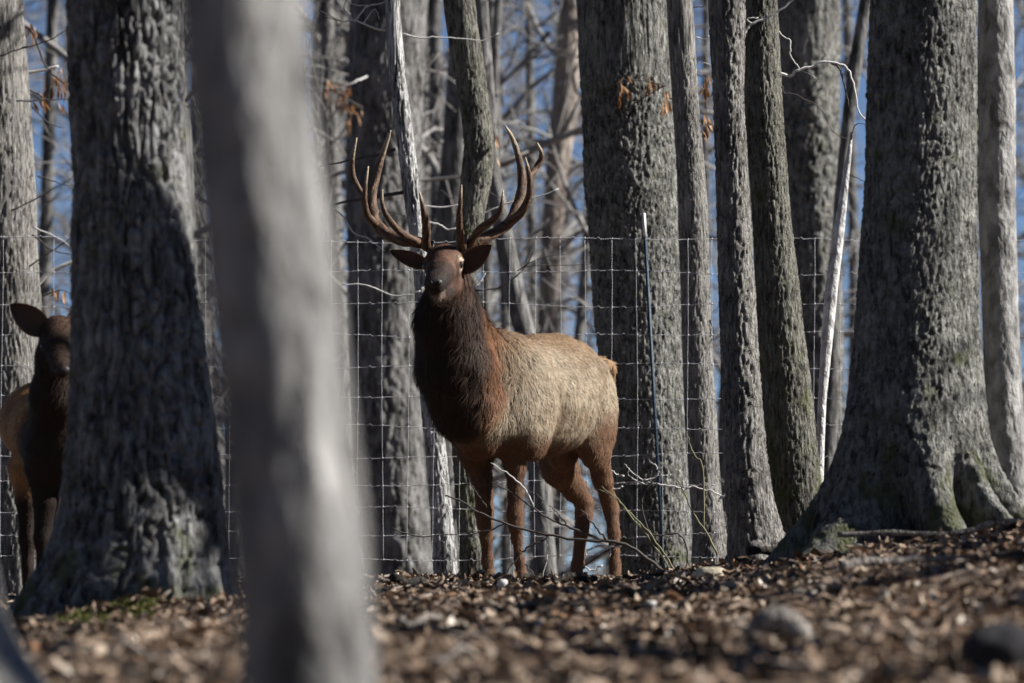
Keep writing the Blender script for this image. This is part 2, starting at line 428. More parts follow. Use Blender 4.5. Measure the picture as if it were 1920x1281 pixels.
def branch(info, pts, r0, r1, material, sides=5, n=None, name='branch', Y=None):
    """pts in photograph pixels, (px, py[, dY]); part of the tree"""
    Y = Y or info['Y']
    P = np.array([at(p[0], p[1], Y + (p[2] if len(p) > 2 else 0)) for p in pts])
    n = n or max(5, 4 * len(P))
    S = spline(P, n); S[1:-1] += rng.normal(0, 0.0022, S[1:-1].shape)
    T = Tubes(); T.add(S, np.linspace(r0, r1, n), sides)
    return obj(name, T.mesh(name, info['base']), material, info['t'])

bk_oak = bark_mat('grey_oak_bark', (0.075, 0.07, 0.064), (0.36, 0.355, 0.32), 34, 0.30, 1.0, 0.5, 1.2, (0.40, 0.40, 0.37), 0.55)
bk_furrow = bark_mat('furrowed_bark', (0.06, 0.056, 0.052), (0.34, 0.335, 0.325), 26, 0.22, 0.7, 0.7, 0.4, (0.45, 0.46, 0.47), 0.4)
bk_fine = bark_mat('fine_ridged_bark', (0.12, 0.112, 0.10), (0.44, 0.42, 0.385), 70, 0.13, 1.0, 0.0)
bk_dark = bark_mat('dark_ridged_bark', (0.07, 0.068, 0.05), (0.30, 0.29, 0.245), 60, 0.17, 1.0, 0.9, 1.3)
bk_strip = bark_mat('stripped_pale_bark', (0.08, 0.075, 0.07), (0.85, 0.84, 0.82), 60, 0.09, 1.0, 0.0)
bk_smooth = bark_mat('smooth_pale_bark', (0.22, 0.21, 0.20), (0.46, 0.45, 0.43), 14, 0.5, 0.35, 0.0, blotch=(0.13, 0.12, 0.11), blotch_amt=0.5)
bk_near = bark_mat('near_grey_bark', (0.17, 0.165, 0.16), (0.42, 0.41, 0.395), 9, 0.3, 0.8, 0.0, blotch=(0.17, 0.165, 0.155), blotch_amt=0.7)
bk_white = bark_mat('white_sapling_bark', (0.55, 0.54, 0.52), (0.85, 0.84, 0.82), 20, 0.6, 0.4, 0.0)
bk_far = bark_mat('far_grey_bark', (0.075, 0.072, 0.068), (0.27, 0.262, 0.25), 14, 0.3, 0.5, 0.0)
bk_brown = bark_mat('brownish_far_bark', (0.16, 0.12, 0.10), (0.42, 0.36, 0.31), 6, 0.4, 0.5, 0.0)

fg = tree('slender_tree', 'pale grey trunk leaning over the path side, thrown wholly out of focus', [(-60, 322, 566), (0, 330, 572), (300, 362, 600), (640, 398, 645), (1000, 432, 688), (1281, 452, 706)], 10.0,
          bk_near, res=0.01, zres=0.015, style='fine', amp=0.004, f=25, s=0.3, seed=1, lump=0.03, ztop=1.6, cz=5.5)
big_left = tree('oak_tree', 'thick tree with deeply furrowed dark bark, hiding the cow elk', [(-40, 130, 332), (0, 132, 333), (200, 138, 338), (330, 140, 343), (500, 138, 360), (640, 137, 375), (800, 132, 395), (950, 118, 412), (1050, 85, 420), (1120, 45, 432), (1180, 0, 450)], 25.0,
          bk_furrow, res=0.008, zres=0.011, style='furrow', amp=0.048, f=30, s=0.15, seed=2, lobes=0.25, nl=7, lobe_h=0.45, lump=0.02, ztop=2.6)
far_left = tree('ridged_tree', 'sunlit trunk with fine ridged bark behind the ear of the cow elk', [(-40, -75, 38), (0, -72, 41), (300, -58, 63), (560, -45, 76), (800, -38, 84), (1050, -34, 94)], 38.8,
          bk_fine, res=0.009, zres=0.016, style='furrow', amp=0.018, f=45, s=0.12, seed=3, ztop=3.4)
thin_e = tree('crooked_tree', 'thin crooked tree with stripped pale bark behind the left antler of the bull', [(-40, 720, 746), (0, 722, 748), (90, 727, 755), (160, 733, 761), (240, 742, 772), (300, 749, 779), (360, 757, 787), (430, 768, 800), (520, 778, 808), (650, 784, 816), (760, 790, 824), (850, 799, 836), (960, 808, 846), (1075, 814, 858)], 36.6,
          bk_strip, res=0.006, zres=0.012, style='furrow', amp=0.016, f=60, s=0.10, seed=4, ztop=3.4, top=5)
thin_f = tree('bent_tree', 'dark bent tree rising behind the head of the bull elk', [(-40, 828, 884), (0, 832, 889), (100, 846, 904), (200, 864, 917), (270, 872, 925), (330, 866, 922), (400, 858, 908), (480, 848, 895), (620, 842, 886), (760, 845, 886), (860, 850, 892), (960, 857, 902), (1075, 864, 912)], 36.95,
          bk_dark, res=0.007, zres=0.013, style='furrow', amp=0.017, f=55, s=0.16, seed=5, ztop=3.4)
tree_h = tree('oak_tree', 'broad grey tree behind the fence post and the rump of the bull', [(-40, 1081, 1249), (0, 1083, 1251), (200, 1090, 1262), (400, 1101, 1274), (600, 1118, 1280), (800, 1138, 1286), (1000, 1160, 1294), (1060, 1165, 1300)], 37.6,
          bk_oak, res=0.008, zres=0.012, style='blotch', amp=0.024, f=44, s=0.28, seed=6, ztop=3.4)
tree_i = tree('pale_tree', 'slim pale tree beside the fence post', [(-40, 1248, 1294), (0, 1250, 1297), (200, 1262, 1310), (330, 1270, 1322), (400, 1273, 1327), (600, 1278, 1333), (800, 1286, 1344), (950, 1296, 1354), (1010, 1300, 1362), (1045, 1296, 1372)], 36.2,
          bk_fine, res=0.006, zres=0.012, style='furrow', amp=0.011, f=60, s=0.2, seed=7, ztop=3.4)
tree_j = tree('ridged_tree', 'straight grey tree with a flared foot, left one of the close pair', [(-40, 1328, 1393), (0, 1330, 1395), (200, 1339, 1393), (400, 1346, 1405), (600, 1351, 1417), (800, 1356, 1430), (920, 1362, 1446), (980, 1367, 1462), (1020, 1366, 1480), (1050, 1362, 1496)], 30.5,
          bk_fine, res=0.007, zres=0.012, style='furrow', amp=0.020, f=48, s=0.18, seed=8, lobes=0.2, nl=5, lobe_h=0.3, ztop=3.2)
tree_k = tree('mossy_tree', 'dark mossy tree with fine bark, right one of the close pair', [(-40, 1391, 1453), (0, 1393, 1456), (200, 1397, 1466), (400, 1411, 1481), (600, 1420, 1503), (700, 1426, 1516), (900, 1442, 1538), (1000, 1452, 1552)], 31.0,
          bk_dark, res=0.006, zres=0.011, style='furrow', amp=0.014, f=60, s=0.2, seed=9, ztop=3.3)
tree_kb = tree('oak_tree', 'thick blurred grey trunk behind the white sapling', [(-40, 1450, 1577), (0, 1452, 1576), (300, 1470, 1572), (600, 1492, 1580), (900, 1510, 1578), (1060, 1515, 1585)], 46.0,
          bk_oak, res=0.011, zres=0.018, style='blotch', amp=0.03, f=20, s=0.4, seed=10, ztop=4.4)
sapling = tree('white_sapling', 'leaning white sapling in the gap beside the massive trunk', [(250, 1594, 1600), (290, 1588, 1597), (350, 1577, 1591), (450, 1559, 1582), (550, 1546, 1570), (650, 1538, 1560), (750, 1533, 1549), (850, 1529, 1545), (960, 1520, 1542)], 34.2,
          bk_white, res=0.006, zres=0.02, style='none', seed=11, lump=0.05, ztop=2.6, crown=False, top=0.02)
tree_o = tree('leaning_tree', 'blurred dark trunk leaning to the massive tree above the sapling', [(-60, 1622, 1652), (0, 1612, 1636), (130, 1590, 1616), (230, 1578, 1602), (400, 1562, 1586), (700, 1545, 1572), (1000, 1535, 1565)], 44.0,
          bk_far, res=0.02, zres=0.04, style='fine', amp=0.006, f=30, s=0.2, seed=12, ztop=4.2)
tree_l = tree('massive_oak_tree', 'massive grey tree with buttress roots on the rise', [(-40, 1634, 1828), (0, 1632, 1830), (200, 1628, 1832), (400, 1618, 1832), (600, 1605, 1836), (700, 1596, 1840), (800, 1580, 1852), (880, 1560, 1874), (940, 1540, 1902), (985, 1522, 1940), (1010, 1510, 1975), (1030, 1502, 1995)], 29.0,
          bk_oak, res=0.008, zres=0.010, style='blotch', amp=0.018, f=44, s=0.30, seed=13, lobes=0.75, nl=9, lobe_h=0.62, ztop=3.0, phase=1.2)
tree_m = tree('smooth_tree', 'smooth pale tree standing close behind the massive trunk', [(-40, 1833, 1898), (0, 1834, 1900), (200, 1836, 1905), (400, 1836, 1906), (600, 1843, 1912), (800, 1850, 1922), (920, 1856, 1940), (980, 1850, 1965)], 29.42,
          bk_smooth, res=0.008, zres=0.014, style='fine', amp=0.005, f=45, s=0.4, seed=14, ztop=3.2)
tree_d = tree('pale_rooted_tree', 'grey root flare curving down at the foot of a close trunk', [(400, -190, -62), (800, -196, -48), (950, -205, -30), (1060, -225, -8), (1140, -250, 8), (1200, -275, 28), (1250, -310, 62), (1290, -350, 100)], 15.0,
          bk_near, res=0.01, zres=0.012, style='fine', amp=0.008, f=22, s=0.3, seed=15, ztop=1.0, crown=False, lobes=0.15, nl=6)
tree_q = tree('oak_tree', 'broad dark trunk in the wood behind the left antler', [(-60, 655, 802), (0, 657, 800), (350, 650, 788), (700, 656, 786), (900, 668, 798), (1080, 684, 816)], 48.0,
          bk_far, res=0.014, zres=0.022, style='blotch', amp=0.03, f=16, s=0.35, seed=16, ztop=4.6)
tree_t = tree('leaning_tree', 'slim dark trunk bending right behind the ear of the bull', [(-60, 882, 912), (0, 887, 915), (320, 910, 938), (430, 924, 960), (550, 944, 986), (650, 972, 1010), (800, 985, 1026), (1080, 1000, 1045)], 43.0,
          bk_far, res=0.014, zres=0.03, style='fine', amp=0.006, f=30, s=0.2, seed=17, ztop=4.2)
tree_g = tree('pale_topped_tree', 'blurred brownish trunk with bare white wood showing against the sky', [(-60, 1052, 1090), (0, 1050, 1088), (100, 1042, 1087), (200, 1034, 1086), (300, 1024, 1070), (450, 1014, 1054), (600, 1008, 1044), (800, 1004, 1042), (1080, 1000, 1040)], 58.0,
          bk_brown, res=0.02, zres=0.04, style='fine', amp=0.008, f=14, s=0.4, seed=18, ztop=5.4)

# slim trunks in the wood right behind the fence
SLIM = [  # (rows, Y)
    ([(-60, 800, 826), (300, 806, 832), (700, 806, 832), (1080, 800, 828)], 56), ([(-60, 930, 944), (400, 905, 925), (650, 900, 922), (1080, 884, 908)], 52),
    ([(-60, 905, 925), (500, 935, 955), (800, 942, 964), (1080, 938, 962)], 55), ([(0, 985, 1000), (600, 988, 1008), (850, 990, 1014), (1080, 992, 1018)], 60),
    ([(-60, 1130, 1150), (600, 1080, 1100), (850, 1046, 1070), (1080, 1030, 1056)], 57), ([(-60, 596, 622), (500, 618, 646), (1080, 640, 668)], 54),
    ([(-60, 700, 726), (500, 720, 748), (1080, 735, 766)], 62), ([(-60, 1318, 1332), (500, 1314, 1330), (1080, 1330, 1350)], 62),
    ([(-60, 90, 112), (500, 70, 96), (1080, 60, 88)], 60), ([(-60, 1576, 1594), (500, 1592, 1612), (1080, 1588, 1612)], 66), ([(-60, 765, 790), (600, 770, 800), (1080, 775, 808)], 58)]
for k, (rows, Y) in enumerate(SLIM):
    tree('slim_tree', 'slim blurred grey trunk in the wood behind the wire fence', rows, Y, bk_far, res=0.025, zres=0.06, style='fine', amp=0.008, f=20, s=0.3, seed=60 + k, lump=0.05, ztop=5, crown=False, group='slim trunks behind the fence')

# bare trees farther down the slope: four kinds of tree, copied
def far_tree_mesh(seed):
    rnd = np.random.default_rng(seed); T = Tubes(); h = 15.0
    zz = np.linspace(-0.6, h, 22); P = np.stack([0.18 * np.sin(zz * 0.5 + seed) + rnd.normal(0, 0.04, 22), 0.18 * np.cos(zz * 0.4 + seed), zz], -1)
    T.add(P, np.interp(zz, [-0.6, 0.4, 3, h], [0.27, 0.19, 0.16, 0.04]), 14)
    tm = T.mesh('trunk')
    C = Tubes()
    for k in range(14):
        z = 1.0 + 12.0 * ((k + rnd.random()) / 14) ** 1.1; i = np.interp(z, zz, np.arange(22)); p = np.array([np.interp(z, zz, P[:, q]) for q in range(3)])
        a = rnd.uniform(0, 2 * np.pi)
        grow(C, p, (math.cos(a), math.sin(a), rnd.uniform(0.1, 0.9)), rnd.uniform(1.8, 3.2), rnd.uniform(0.02, 0.045), 3, rnd, 6, 0.12, 3, 0.006, 0.3)
    return tm, C.mesh('crown')
FAR = [far_tree_mesh(200 + k) for k in range(4)]
for tm, cm in FAR: tm.materials.append(bk_far); cm.materials.append(crown_mat)
frng = np.random.default_rng(15)
def far_tree(x, y, k, s, a):
    t = thing('bare_tree', 'bare branching tree far down the slope beyond the fence', 'tree', (x, y, h1(x, y)), 'far bare trees beyond the fence')
    t.rotation_euler = (0, 0, a); t.scale = (s, s, s)
    obj('trunk', FAR[k][0], None, t); obj('crown', FAR[k][1], None, t)
for k in range(60):
    y = 50 + 75 * frng.random(); x = frng.uniform(-0.105, 0.105) * y
    px = CX + x / y * FPX
    if 915 < px < 1120 or 1290 < px < 1345 or 1570 < px < 1640 or 60 < px < 140:
        if frng.random() < (0.9 if y < 90 else 0.6): continue
    far_tree(x, y, k % 4, frng.uniform(0.8, 1.3), frng.uniform(0, 6.28))
for k in range(10):
    y = frng.uniform(48, 75); far_tree((frng.uniform(575, 840) - CX) / FPX * y, y, k % 4, frng.uniform(0.9, 1.3), frng.uniform(0, 6.28))

# trees on the sunny side, out of the picture: their trunks and twigs lay the shade across the forest floor
T = Tubes(); zz = np.linspace(-0.4, 12, 14)
T.add(np.stack([0.1 * np.sin(zz * 0.5), 0.1 * np.cos(zz * 0.4), zz], -1), np.interp(zz, [-0.4, 0.3, 12], [0.2, 0.14, 0.05]), 16)
shade_trunk = T.mesh('trunk'); shade_trunk.materials.append(bk_far)
for k, (x, y, s) in enumerate([(5.2, 17.2, 2.4), (7.5, 19.6, 3.4), (10.4, 22.4, 3.4), (8.8, 15.6, 1.4), (9.0, 24.1, 1.0), (6.2, 26.5, 3.0), (11.0, 26.6, 1.0), (7.0, 27.9, 0.5), (8.5, 39.4, 0.7), (12.0, 26.9, 2.4), (5.8, 14.6, 0.8), (13.0, 39.9, 1.0)]):
    t = thing('woodland_tree', 'woodland tree on the sunny side laying its shadow over the leaf litter', 'tree', (x, y, h1(x, y)), 'trees on the sunny side')
    t.rotation_euler = (0.315 if y == 26.5 else 0, 0, 0 if y == 26.5 else 1.7 * k)
    o = obj('trunk', shade_trunk, None, t); o.scale = (s, s, 1)
    c = obj('crown', NEAR_CROWNS[k % 3], None, t, (0, 0, 4.6))

# ------------------------------------------------------------------ branches and twigs of the traced trees
B = branch
B(thin_e, [(742, 280), (700, 292), (650, 302), (598, 312)], 0.012, 0.004, twig_dark)
B(thin_e, [(760, 360), (700, 370), (650, 378), (618, 386)], 0.014, 0.006, twig_dark)
B(thin_e, [(622, 390), (645, 408), (662, 436), (695, 450), (722, 472)], 0.006, 0.004, twig_pale)
B(thin_e, [(790, 387), (830, 388), (862, 384)], 0.006, 0.005, twig_pale)
B(thin_e, [(795, 415), (825, 422), (838, 430), (856, 428)], 0.006, 0.004, twig_pale)
B(thin_e, [(760, 406), (735, 398), (705, 390)], 0.006, 0.003, twig_pale)
B(thin_e, [(640, 535), (675, 533), (705, 541), (735, 554), (770, 552), (788, 545)], 0.005, 0.004, twig_pale, Y=36.5)
B(thin_e, [(725, 58), (700, 52), (665, 38), (640, 40), (600, 20)], 0.009, 0.003, twig_pale)
B(thin_e, [(665, 38), (690, 12), (720, 5), (735, -10)], 0.006, 0.003, twig_pale)
B(thin_e, [(660, 36), (645, 15), (652, -6)], 0.005, 0.003, twig_pale)
B(thin_e, [(680, 45), (702, 18), (712, 36)], 0.004, 0.002, twig_pale)
B(thin_e, [(690, 10), (660, 8), (642, -4)], 0.004, 0.002, twig_pale)
B(thin_e, [(640, 40), (615, 34), (585, 36)], 0.004, 0.002, twig_dark)
B(thin_e, [(755, 63), (785, 71), (820, 70), (862, 72), (905, 76), (935, 62)], 0.007, 0.003, twig_pale)
B(thin_f, [(862, 386), (872, 404), (900, 402), (935, 388), (960, 378), (1010, 368), (1048, 354)], 0.007, 0.004, twig_pale)
B(thin_f, [(850, 375), (835, 362), (826, 356)], 0.004, 0.002, twig_pale)
B(thin_f, [(895, 340), (912, 352), (925, 365), (945, 372)], 0.004, 0.002, twig_dark)
B(thin_f, [(890, 545), (940, 538), (985, 500), (1002, 468)], 0.007, 0.003, twig_dark, Y=36.9)
B(thin_f, [(985, 500), (1030, 498), (1110, 496)], 0.004, 0.002, twig_dark, Y=36.9)
B(thin_f, [(970, 508), (1010, 485), (1065, 476)], 0.004, 0.002, twig_dark, Y=36.9)
B(thin_f, [(880, 545), (900, 530), (910, 512)], 0.007, 0.003, twig_pale, Y=36.9)
B(tree_t, [(1000, 440), (1025, 425), (1042, 420)], 0.008, 0.003, twig_dark)
B(tree_q, [(720, 115), (690, 95), (640, 55)], 0.028, 0.014, crown_mat)
B(tree_q, [(690, 100), (672, 140), (660, 155), (612, 172)], 0.018, 0.01, crown_mat)
B(tree_g, [(1040, 270), (985, 262), (920, 268)], 0.032, 0.02, crown_mat)
B(tree_g, [(1050, 330), (1085, 310), (1120, 300)], 0.032, 0.02, crown_mat)
B(tree_g, [(1040, 420), (1090, 340), (1130, 330)], 0.032, 0.02, crown_mat)
B(tree_g, [(1030, 60), (990, 105), (930, 170)], 0.03, 0.012, crown_mat)
B(tree_g, [(1020, 520), (1080, 440), (1130, 420)], 0.032, 0.02, crown_mat)
B(tree_g, [(1015, 560), (1060, 565), (1130, 530)], 0.032, 0.02, crown_mat)
B(tree_g, [(1015, 590), (1070, 580), (1130, 640)], 0.032, 0.02, crown_mat)
B(tree_j, [(1393, 72), (1402, 52), (1415, 42), (1445, 30), (1482, 4), (1500, -14)], 0.008, 0.005, twig_pale)
B(tree_j, [(1410, 46), (1400, 36), (1422, 33)], 0.005, 0.003, twig_pale)
B(tree_k, [(1450, 40), (1462, 62), (1482, 76)], 0.005, 0.003, twig_pale)
B(tree_k, [(1482, 76), (1484, 108), (1502, 131)], 0.004, 0.003, twig_pale)
B(tree_k, [(1462, 137), (1480, 142), (1500, 131), (1525, 125), (1543, 116), (1568, 119), (1585, 126), (1595, 142), (1604, 175), (1610, 208), (1628, 232)], 0.010, 0.004, twig_pale)
B(tree_k, [(1558, 119), (1575, 130), (1585, 170), (1592, 200)], 0.007, 0.003, twig_dark)
B(tree_k, [(1466, 160), (1472, 175), (1490, 177), (1540, 205), (1560, 245), (1592, 262)], 0.004, 0.002, twig_dark)
B(tree_k, [(1500, 131), (1520, 140), (1536, 152)], 0.004, 0.002, twig_pale)
B(sapling, [(1596, 262), (1603, 236), (1626, 232)], 0.005, 0.002, twig_dark)
B(sapling, [(1590, 325), (1612, 336), (1630, 346)], 0.004, 0.002, twig_dark)
B(tree_i, [(1305, 70), (1320, 74), (1330, 66)], 0.005, 0.003, twig_pale)
B(tree_i, [(1300, 14), (1316, 13), (1326, 8)], 0.004, 0.002, twig_dark)
B(tree_i, [(1310, 120), (1320, 118), (1334, 122)], 0.004, 0.002, twig_pale)
B(tree_i, [(1332, 600), (1338, 622), (1334, 640)], 0.005, 0.003, twig_dark)
B(tree_h, [(1250, 160, 0.3), (1235, 157), (1210, 152), (1175, 150), (1160, 140)], 0.005, 0.002, twig_dark, Y=37.2)
for pts in ([(40, 90), (80, 80), (130, 55)], [(30, 190), (85, 188), (140, 186)], [(20, 395), (70, 372), (142, 330)], [(60, 440), (100, 470), (140, 478)], [(55, 500), (100, 470), (142, 440)], [(60, 425), (105, 445), (142, 470)], [(0, 105), (40, 92), (60, 88)], [(70, 330), (100, 340), (130, 350)], [(60, 200), (90, 230), (120, 240)]):
    B(far_left, pts, 0.006, 0.003, twig_dark if pts[0][1] != 425 else twig_pale, Y=38.4)
B(far_left, [(60, 545), (95, 510), (140, 490)], 0.020, 0.014, twig_pale, Y=38.9)
B(far_left, [(35, 140), (85, 130), (110, 125)], 0.016, 0.010, twig_pale, Y=38.9)

# withered leaves still hanging on: each one a leaf
leaf_V = LV.copy(); leaf_V[:, 2] = 0.5 * leaf_V[:, 0] ** 2 + 0.35 * np.abs(leaf_V[:, 1]); leaf_V[:, 0] -= 0.5
leaf_me = mesh_from('leaf', leaf_V * 0.1, LF)
m, N, L, b = mat('withered_leaf')
oi = N.new('ShaderNodeObjectInfo'); r = ramp(N, [(0, (0.13, 0.055, 0.02)), (0.5, (0.26, 0.12, 0.045)), (1, (0.40, 0.24, 0.12))]); L.new(oi.outputs['Random'], r.inputs[0]); L.new(r.outputs[0], b.inputs['Base Color'])
tr = N.new('ShaderNodeBsdfTranslucent'); L.new(r.outputs[0], tr.inputs[0]); ms = N.new('ShaderNodeMixShader'); ms.inputs[0].default_value = 0.35
L.new(b.outputs[0], ms.inputs[1]); L.new(tr.outputs[0], ms.inputs[2]); L.new(ms.outputs[0], N['Material Output'].inputs[0])
leaf_me.materials.append(m)
lr = np.random.default_rng(4)
def leaves(info, cx, cy, sx, sy, n, Y, size=1.0):
    for k in range(n):
        p = at(cx + lr.normal(0, sx), cy + lr.normal(0, sy), Y + lr.normal(0, 0.06))
        o = obj('leaf', leaf_me, None, info['t'], p - info['base'])
        o.rotation_euler = (lr.uniform(-0.6, 0.6), -1.45 + lr.normal(0, 0.5), lr.uniform(-3, 3)); s = size * lr.uniform(0.5, 1.0); o.scale = (s, s * 0.7, s)
leaves(tree_h, 1172, 160, 7, 9, 9, 37.2); leaves(tree_h, 1222, 156, 6, 7, 7, 37.2); leaves(tree_h, 1250, 170, 4, 18, 9, 37.15)
leaves(tree_i, 1324, 160, 4, 12, 9, 36.3); leaves(tree_i, 1322, 215, 3, 10, 6, 36.3)
B(tree_i, [(1305, 138), (1322, 150), (1325, 175), (1322, 230)], 0.004, 0.002, twig_dark, Y=36.3)
leaves(tree_q, 620, 160, 9, 8, 9, 47.5, 1.1); leaves(tree_q, 646, 180, 9, 10, 14, 47.5, 1.1); leaves(tree_q, 675, 208, 8, 8, 7, 47.5, 1.1); leaves(tree_q, 655, 226, 5, 6, 4, 47.5, 1.1)
B(tree_q, [(705, 135, 0.5), (680, 147, 0.1), (655, 158), (600, 178)], 0.010, 0.005, twig_pale, Y=47.5)
B(tree_q, [(705, 222, 0.5), (660, 190), (630, 172)], 0.008, 0.005, twig_dark, Y=47.5)
leaves(far_left, 112, 155, 12, 22, 26, 38.9); leaves(far_left, 60, 55, 8, 10, 9, 38.9); leaves(far_left, 75, 185, 9, 9, 8, 38.9); leaves(far_left, 112, 548, 9, 9, 12, 38.9)
leaves(thin_f, 928, 265, 3, 14, 4, 36.95)
B(far_left, [(35, 45), (60, 60), (90, 130), (135, 165)], 0.009, 0.005, twig_dark, Y=38.9)
B(far_left, [(70, 560), (112, 545), (135, 552)], 0.006, 0.003, twig_dark, Y=38.9)
B(far_left, [(45, 165), (75, 178), (90, 190)], 0.006, 0.003, twig_dark, Y=38.9)

# ------------------------------------------------------------------ woven wire fence
FY = 35.5
fence = thing('wire_fence', 'woven wire mesh fence strung between the trees behind the bull elk', 'fence', (0, FY, h1(0, FY)))
fb = np.array((0, FY, h1(0, FY)))
wire_mat = plain('galvanised_wire', (0.48, 0.48, 0.50), 0.6, 0.2, 30, metallic=0.1, spec=0.5)
hy = [450, 511, 570, 628, 687, 745, 802, 856, 908, 957, 1003, 1046]
hz = [at(960, y, FY)[2] for y in hy]
vx = [at(670 + 47.6 * k, 640, FY)[0] for k in range(-16, 29)]
frg = np.random.default_rng(9)
def sag(x): return 0.012 * math.sin(x * 1.7) + 0.01 * math.sin(x * 3.9 + 1)
for k, z in enumerate(hz):
    P = []; dx = vx[1] - vx[0]
    for a in vx[:-1]:
        for t, dz in ((0, 0), (0.15, 0.001), (0.42, 0.0), (0.5, 0.008), (0.58, -0.003), (0.85, 0)):
            P.append((a + t * dx, FY + frg.normal(0, 0.003), z + sag(a + t * dx + k) + dz + frg.normal(0, 0.0012)))
    T = Tubes(); T.add(np.array(P), 0.0017 if 0 < k < 11 else 0.0021, 4); obj('horizontal_wire', T.mesh('horizontal_wire', fb), wire_mat, fence)
for a in vx:
    ph = frg.uniform(0, 6)
    zz = np.linspace(hz[-1], hz[0], 34); P = np.stack([a + 0.006 * np.sin(zz * 2.2 + ph) + frg.normal(0, 0.0008, 34), np.full(34, FY - 0.003), zz + 0.0], -1)
    T = Tubes(); T.add(P, 0.0013, 4)
    for k, z in enumerate(hz):
        x = np.interp(z, zz, P[:, 0]); z = z + sag(x + k); T.add(np.array([(x - 0.004, FY - 0.003, z - 0.005), (x, FY - 0.005, z), (x + 0.004, FY - 0.003, z + 0.005)]), 0.0032, 4)
    obj('vertical_wire', T.mesh('vertical_wire', fb), wire_mat, fence)
# steel T-post with its pale top
p0, p1 = at(1207, 400, FY + 0.03), at(1245, 1085, FY + 0.03); p0[1] = FY + 0.03
def bar(a, b, w, d, off=0.0):
    V = []
    for p in (a, b):
        for sx, sy in ((-1, -1), (1, -1), (1, 1), (-1, 1)): V.append((p[0] + sx * w / 2, p[1] + off + sy * d / 2, p[2]))
    return np.array(V), np.array([(0, 1, 5, 4), (1, 2, 6, 5), (2, 3, 7, 6), (3, 0, 4, 7), (4, 5, 6, 7), (3, 2, 1, 0)])
def join(parts):
    V, F, n = [], [], 0
    for v, f in parts: V.append(v); F.append(f + n); n += len(v)
    return np.vstack(V), np.vstack(F)
pm = p0 + (p1 - p0) * (44 / 685)
blue = plain('blue_painted_steel', (0.02, 0.045, 0.075), 0.6, 0.35, 25, 0.2, spec=0.4); whitep = plain('white_post_paint', (0.75, 0.75, 0.73), 0.6, 0.12, 30)
studs = [bar(p0 + (p1 - p0) * t, p0 + (p1 - p0) * (t + 0.014), 0.012, 0.012, -0.024) for t in np.arange(0.08, 0.97, 0.036)]
V, F = join([bar(pm, p1, 0.022, 0.006), bar(pm, p1, 0.007, 0.036, -0.018)] + studs)
post = obj('post', mesh_from('post', V - fb, F, False), blue, fence, label='blue steel fence post with a white top')
V, F = join([bar(p0, pm, 0.024, 0.0065), bar(p0, pm, 0.0075, 0.0365, -0.018)])
obj('post_top', mesh_from('post_top', V - fb, F, False), whitep, post)

# ------------------------------------------------------------------ elk: one continuous body surface grown from a distance field
def sdf_mesh(prims, lo, hi, res, k0=0.05):
    lo = np.array(lo); nn = np.ceil((np.array(hi) - lo) / res).astype(int)
    D = np.full(nn, 1.0, np.float32)
    for pr in prims:
        kind = pr[0]; k = pr[-1] if pr[-1] else k0
        if kind == 'c': _, a, b, ra, rb, _k = pr; mn = np.minimum(a - ra, b - rb); mxx = np.maximum(a + ra, b + rb)
        else: _, c, R, rad, _k = pr; e = max(rad); mn, mxx = c - e, c + e
        i0 = np.clip(((mn - lo) / res - k / res * 1.6 - 2).astype(int), 0, nn); i1 = np.clip(((mxx - lo) / res + k / res * 1.6 + 3).astype(int), 0, nn)
        sl = tuple(slice(p, q) for p, q in zip(i0, i1))
        g = np.stack(np.meshgrid(*[lo[q] + res * np.arange(i0[q], i1[q]) for q in range(3)], indexing='ij'), -1)
        if kind == 'c':
            ab = b - a; t = np.clip(((g - a) @ ab) / (ab @ ab + 1e-12), 0, 1)
            d = np.linalg.norm(g - a - t[..., None] * ab, axis=-1) - (ra + (rb - ra) * t)
        else:
            q = (g - c) @ R; k0_ = np.linalg.norm(q / rad, axis=-1); k1_ = np.linalg.norm(q / np.square(rad), axis=-1)
            d = k0_ * (k0_ - 1) / (k1_ + 1e-9)
        o = D[sl]; h = np.maximum(k - np.abs(o - d), 0) / k
        D[sl] = np.minimum(o, d) - h * h * k * 0.25
    S = D < 0
    c8 = [(i, j, k) for i in (0, 1) for j in (0, 1) for k in (0, 1)]
    n0, n1, n2 = nn - 1
    cnt = sum(S[i:i + n0, j:j + n1, k:k + n2].astype(np.int8) for i, j, k in c8)
    act = (cnt > 0) & (cnt < 8); idx = np.full(act.shape, -1, np.int64); cells = np.argwhere(act); idx[act] = np.arange(len(cells))
    acc = np.zeros((len(cells), 3)); num = np.zeros(len(cells))
    for a in c8:
        for axx in range(3):
            if a[axx]: continue
            b_ = list(a); b_[axx] = 1
            va = D[tuple((cells + a).T)]; vb = D[tuple((cells + b_).T)]
            mk = (va < 0) != (vb < 0); t = np.where(mk, va / (va - vb + 1e-12), 0)
            p = np.array(a, float)[None].repeat(len(cells), 0); p[:, axx] += t
            acc += p * mk[:, None]; num += mk
    V = lo + res * (cells + acc / num[:, None])
    F = []
    for axx in range(3):
        u, v = [(1, 2), (2, 0), (0, 1)][axx]
        sa = [slice(None)] * 3; sb = [slice(None)] * 3; sa[axx] = slice(0, -1); sb[axx] = slice(1, None)
        A, Bb = S[tuple(sa)], S[tuple(sb)]
        e = np.argwhere(A != Bb); e = e[(e[:, u] > 0) & (e[:, v] > 0) & (e[:, u] < nn[u] - 1) & (e[:, v] < nn[v] - 1)]
        ins = A[tuple(e.T)]
        def cell(du, dv): q = e.copy(); q[:, u] += du; q[:, v] += dv; return idx[tuple(q.T)]
        q = np.stack([cell(-1, -1), cell(0, -1), cell(0, 0), cell(-1, 0)], -1)
        q[~ins] = q[~ins][:, ::-1]; F.append(q)
    return V, np.vstack(F)

